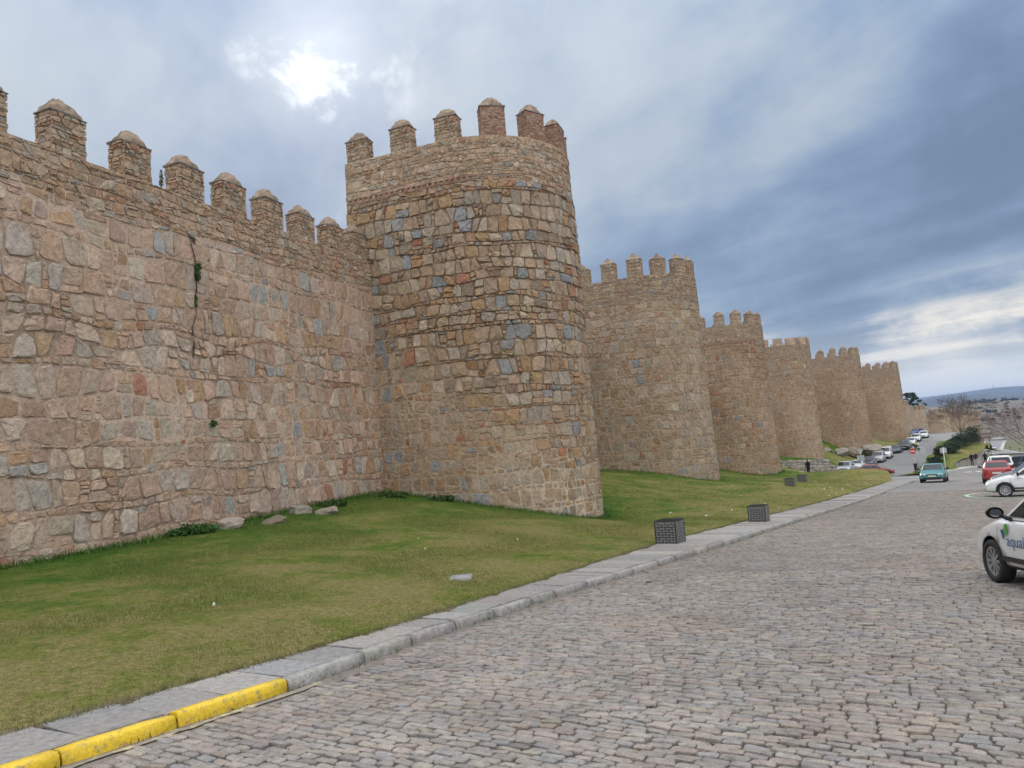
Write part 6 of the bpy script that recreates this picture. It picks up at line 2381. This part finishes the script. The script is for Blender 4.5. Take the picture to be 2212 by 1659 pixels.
    fm.build('face', M_CLOTH, t)
    if bag:
        bmb = MB()
        V, F = rock_mesh((.155, .10, .23), 5, 3, .03)
        c0 = Vector(J['chest']).lerp(Vector(J['spine']), .35) + Vector((0, -.19, .0))
        bmb.add([(v[0] + c0.x, v[1] + c0.y, v[2] + c0.z) for v in V], F, bag)
        bmb.build('backpack', M_CLOTH, t, True)
    return t

def stance(step=0.0, la=None, ra=None, lean=.0):
    j = dict(pelvis=(0, 0, .95), spine=(0, lean * .3, 1.12), chest=(0, lean * .7, 1.34), neck=(0, lean + .01, 1.50), head=(0, lean + .03, 1.60), crown=(0, lean + .03, 1.71))
    for s_, sg in (('l', -1), ('r', 1)):
        st = step * (-1 if s_ == 'l' else 1)
        j['hi_' + s_] = (sg * .095, .0, .89)
        j['kn_' + s_] = (sg * .105, st * .45 + (.03 if st < 0 else .05), .50)
        j['an_' + s_] = (sg * .115, st * 1.0 - .03, .085 + (.05 if st < -.05 else 0))
        j['to_' + s_] = (sg * .13, st * 1.0 + .13, .04)
        j['sh_' + s_] = (sg * .185, lean * .8, 1.42)
        j['el_' + s_] = (sg * .25, lean * .5 - .03 - st * .35, 1.14)
        j['wr_' + s_] = (sg * .25, lean * .3 + .06 - st * .75, .90)
        j['pa_' + s_] = (sg * .245, lean * .3 + .08 - st * .85, .83)
    for s_, v in (('l', la), ('r', ra)):
        if v:
            j.update({k + '_' + s_: p for k, p in v.items()})
    return j
BLK, NAVY, SKIN = (.012, .012, .014), (.014, .016, .024), (.42, .26, .19)
x, y = 30.0, 81.0
person('person in black jacket and trousers standing on the grass beside a woven bin', (x, y, gzl(x, y)), yaw_to_cam(x, y) + .5,
       stance(.06, None, dict(el=(.27, .02, 1.15), wr=(.14, .24, 1.12), pa=(.09, .29, 1.14)), .02), (BLK, BLK, (.01, .01, .01), SKIN), (.015, .012, .01), None, 1.02)
def zpav(x, y):
    return float(np.interp(y, [k[1] for k in Mk], [k[2] for k in Mk])) + .12
x, y = 60.9, 105.0
person('person in dark jacket and dark trousers, left of the walking pair', (x, y, zpav(x, y) + .02), yaw_to_cam(x, y), stance(.16), (NAVY, (.02, .022, .03), (.02, .02, .02), SKIN), (.03, .025, .02), 'people walking away', 1.0)
x, y = 61.4, 104.9
person('person in dark jacket with a backpack and pale jeans, right of the walking pair', (x, y, zpav(x, y) + .02), yaw_to_cam(x, y), stance(-.15), (BLK, (.33, .38, .44), (.05, .05, .05), SKIN), (.28, .24, .2), 'people walking away', 1.03, (.03, .035, .045))
x, y = 65.05, 108.9
person('person in black walking alone beside the stone retaining wall', (x, y, zpav(x, y) + .02), yaw_to_cam(x, y), stance(.2), (BLK, BLK, (.05, .05, .05), SKIN), (.02, .016, .014), 'people walking away', 1.0)

# scooter and rider on the side road
sx, sy = 69.3, 135.3
szg = float(zs_xy(sx, sy))
t = thing('motor_scooter', 'dark motor scooter in front of the black off-roader', 'scooter', (sx, sy, szg), yaw_to_cam(sx, sy) + math.pi + .5, None, True)
for yy in (-.62, .62):
    w_ = MB().lathe([(.16, .04), (.25, .05), (.27, .0), (.25, -.05), (.16, -.04)], 18, 'x', (0, yy, .27)).build('wheel', M_TYRE, t, True)
    MB().lathe([(.0, .03), (.16, .035), (.16, -.035), (.0, -.03)], 14, 'x', (0, yy, .27)).build('rim', M_RIM, w_)
mb = MB()
mb.tube([(0, .60, .30), (0, .45, .75), (0, .38, 1.02)], [.05, .06, .04], 8)
mb.tube([(0, .42, .42), (0, .1, .28), (0, -.25, .32)], [.13, .15, .15], 8)
mb.tube([(0, -.15, .45), (0, -.5, .62), (0, -.85, .72)], [.16, .17, .09], 8)
mb.build('body', PAINTS['black'], t, True)
MB().tube([(0, -.02, .74), (0, -.35, .78), (0, -.75, .83)], [.12, .14, .11], 8).build('seat', M_BLACKP, t, True)
MB().tube([(-.33, .32, 1.04), (0, .40, 1.02), (.33, .32, 1.04)], .02, 6).build('handlebar', M_DARKMET, t, True)
MB().add([(-.2, .50, 1.0), (.2, .50, 1.0), (.16, .42, 1.38), (-.16, .42, 1.38), (-.2, .51, 1.0), (.2, .51, 1.0), (.16, .43, 1.38), (-.16, .43, 1.38)], [(0, 1, 2, 3), (7, 6, 5, 4)]).build('windshield', M_LAMP, t)
MB().box(-.08, .08, .56, .62, .70, .80).build('headlight', M_LAMP, t)
j = stance()
j.update(pelvis=(0, -.3, .90), spine=(0, -.27, 1.05), chest=(0, -.2, 1.26), neck=(0, -.17, 1.42), head=(0, -.15, 1.52), crown=(0, -.15, 1.63))
for s_, sg in (('l', -1), ('r', 1)):
    j['hi_' + s_] = (sg * .10, -.28, .86)
    j['kn_' + s_] = (sg * .20, .12, .80)
    j['an_' + s_] = (sg * .16, .10, .40)
    j['to_' + s_] = (sg * .17, .26, .37)
    j['sh_' + s_] = (sg * .19, -.18, 1.34)
    j['el_' + s_] = (sg * .30, .02, 1.16)
    j['wr_' + s_] = (sg * .31, .25, 1.07)
    j['pa_' + s_] = (sg * .31, .31, 1.065)
person('rider in a yellow high-visibility jacket sitting on the scooter', (sx, sy, szg), yaw_to_cam(sx, sy) + math.pi + .5, j, ((.45, .62, .05), (.02, .02, .025), (.02, .02, .02), SKIN), (.015, .015, .015))

# ================================================================== air
mh = bpy.data.materials.new("haze_air")
mh.use_nodes = True
hn = NT(mh.node_tree)
hn.n.clear()
ho = hn.add('ShaderNodeOutputMaterial')
hv = hn.add('ShaderNodeVolumePrincipled')
hv.inputs['Color'].default_value = (.42, .60, .95, 1)
hv.inputs['Density'].default_value = 1.15e-4
hv.inputs['Anisotropy'].default_value = 0.1
hn.l.new(hv.outputs[0], ho.inputs['Volume'])
v, f = box(-9500, 14500, -9500, 16500, -43.5, 215)
hz = put_mesh('haze', v, f, mh, None, None, False, None, 'stuff')
hz['label'] = 'pale blue haze in the air over the valley'
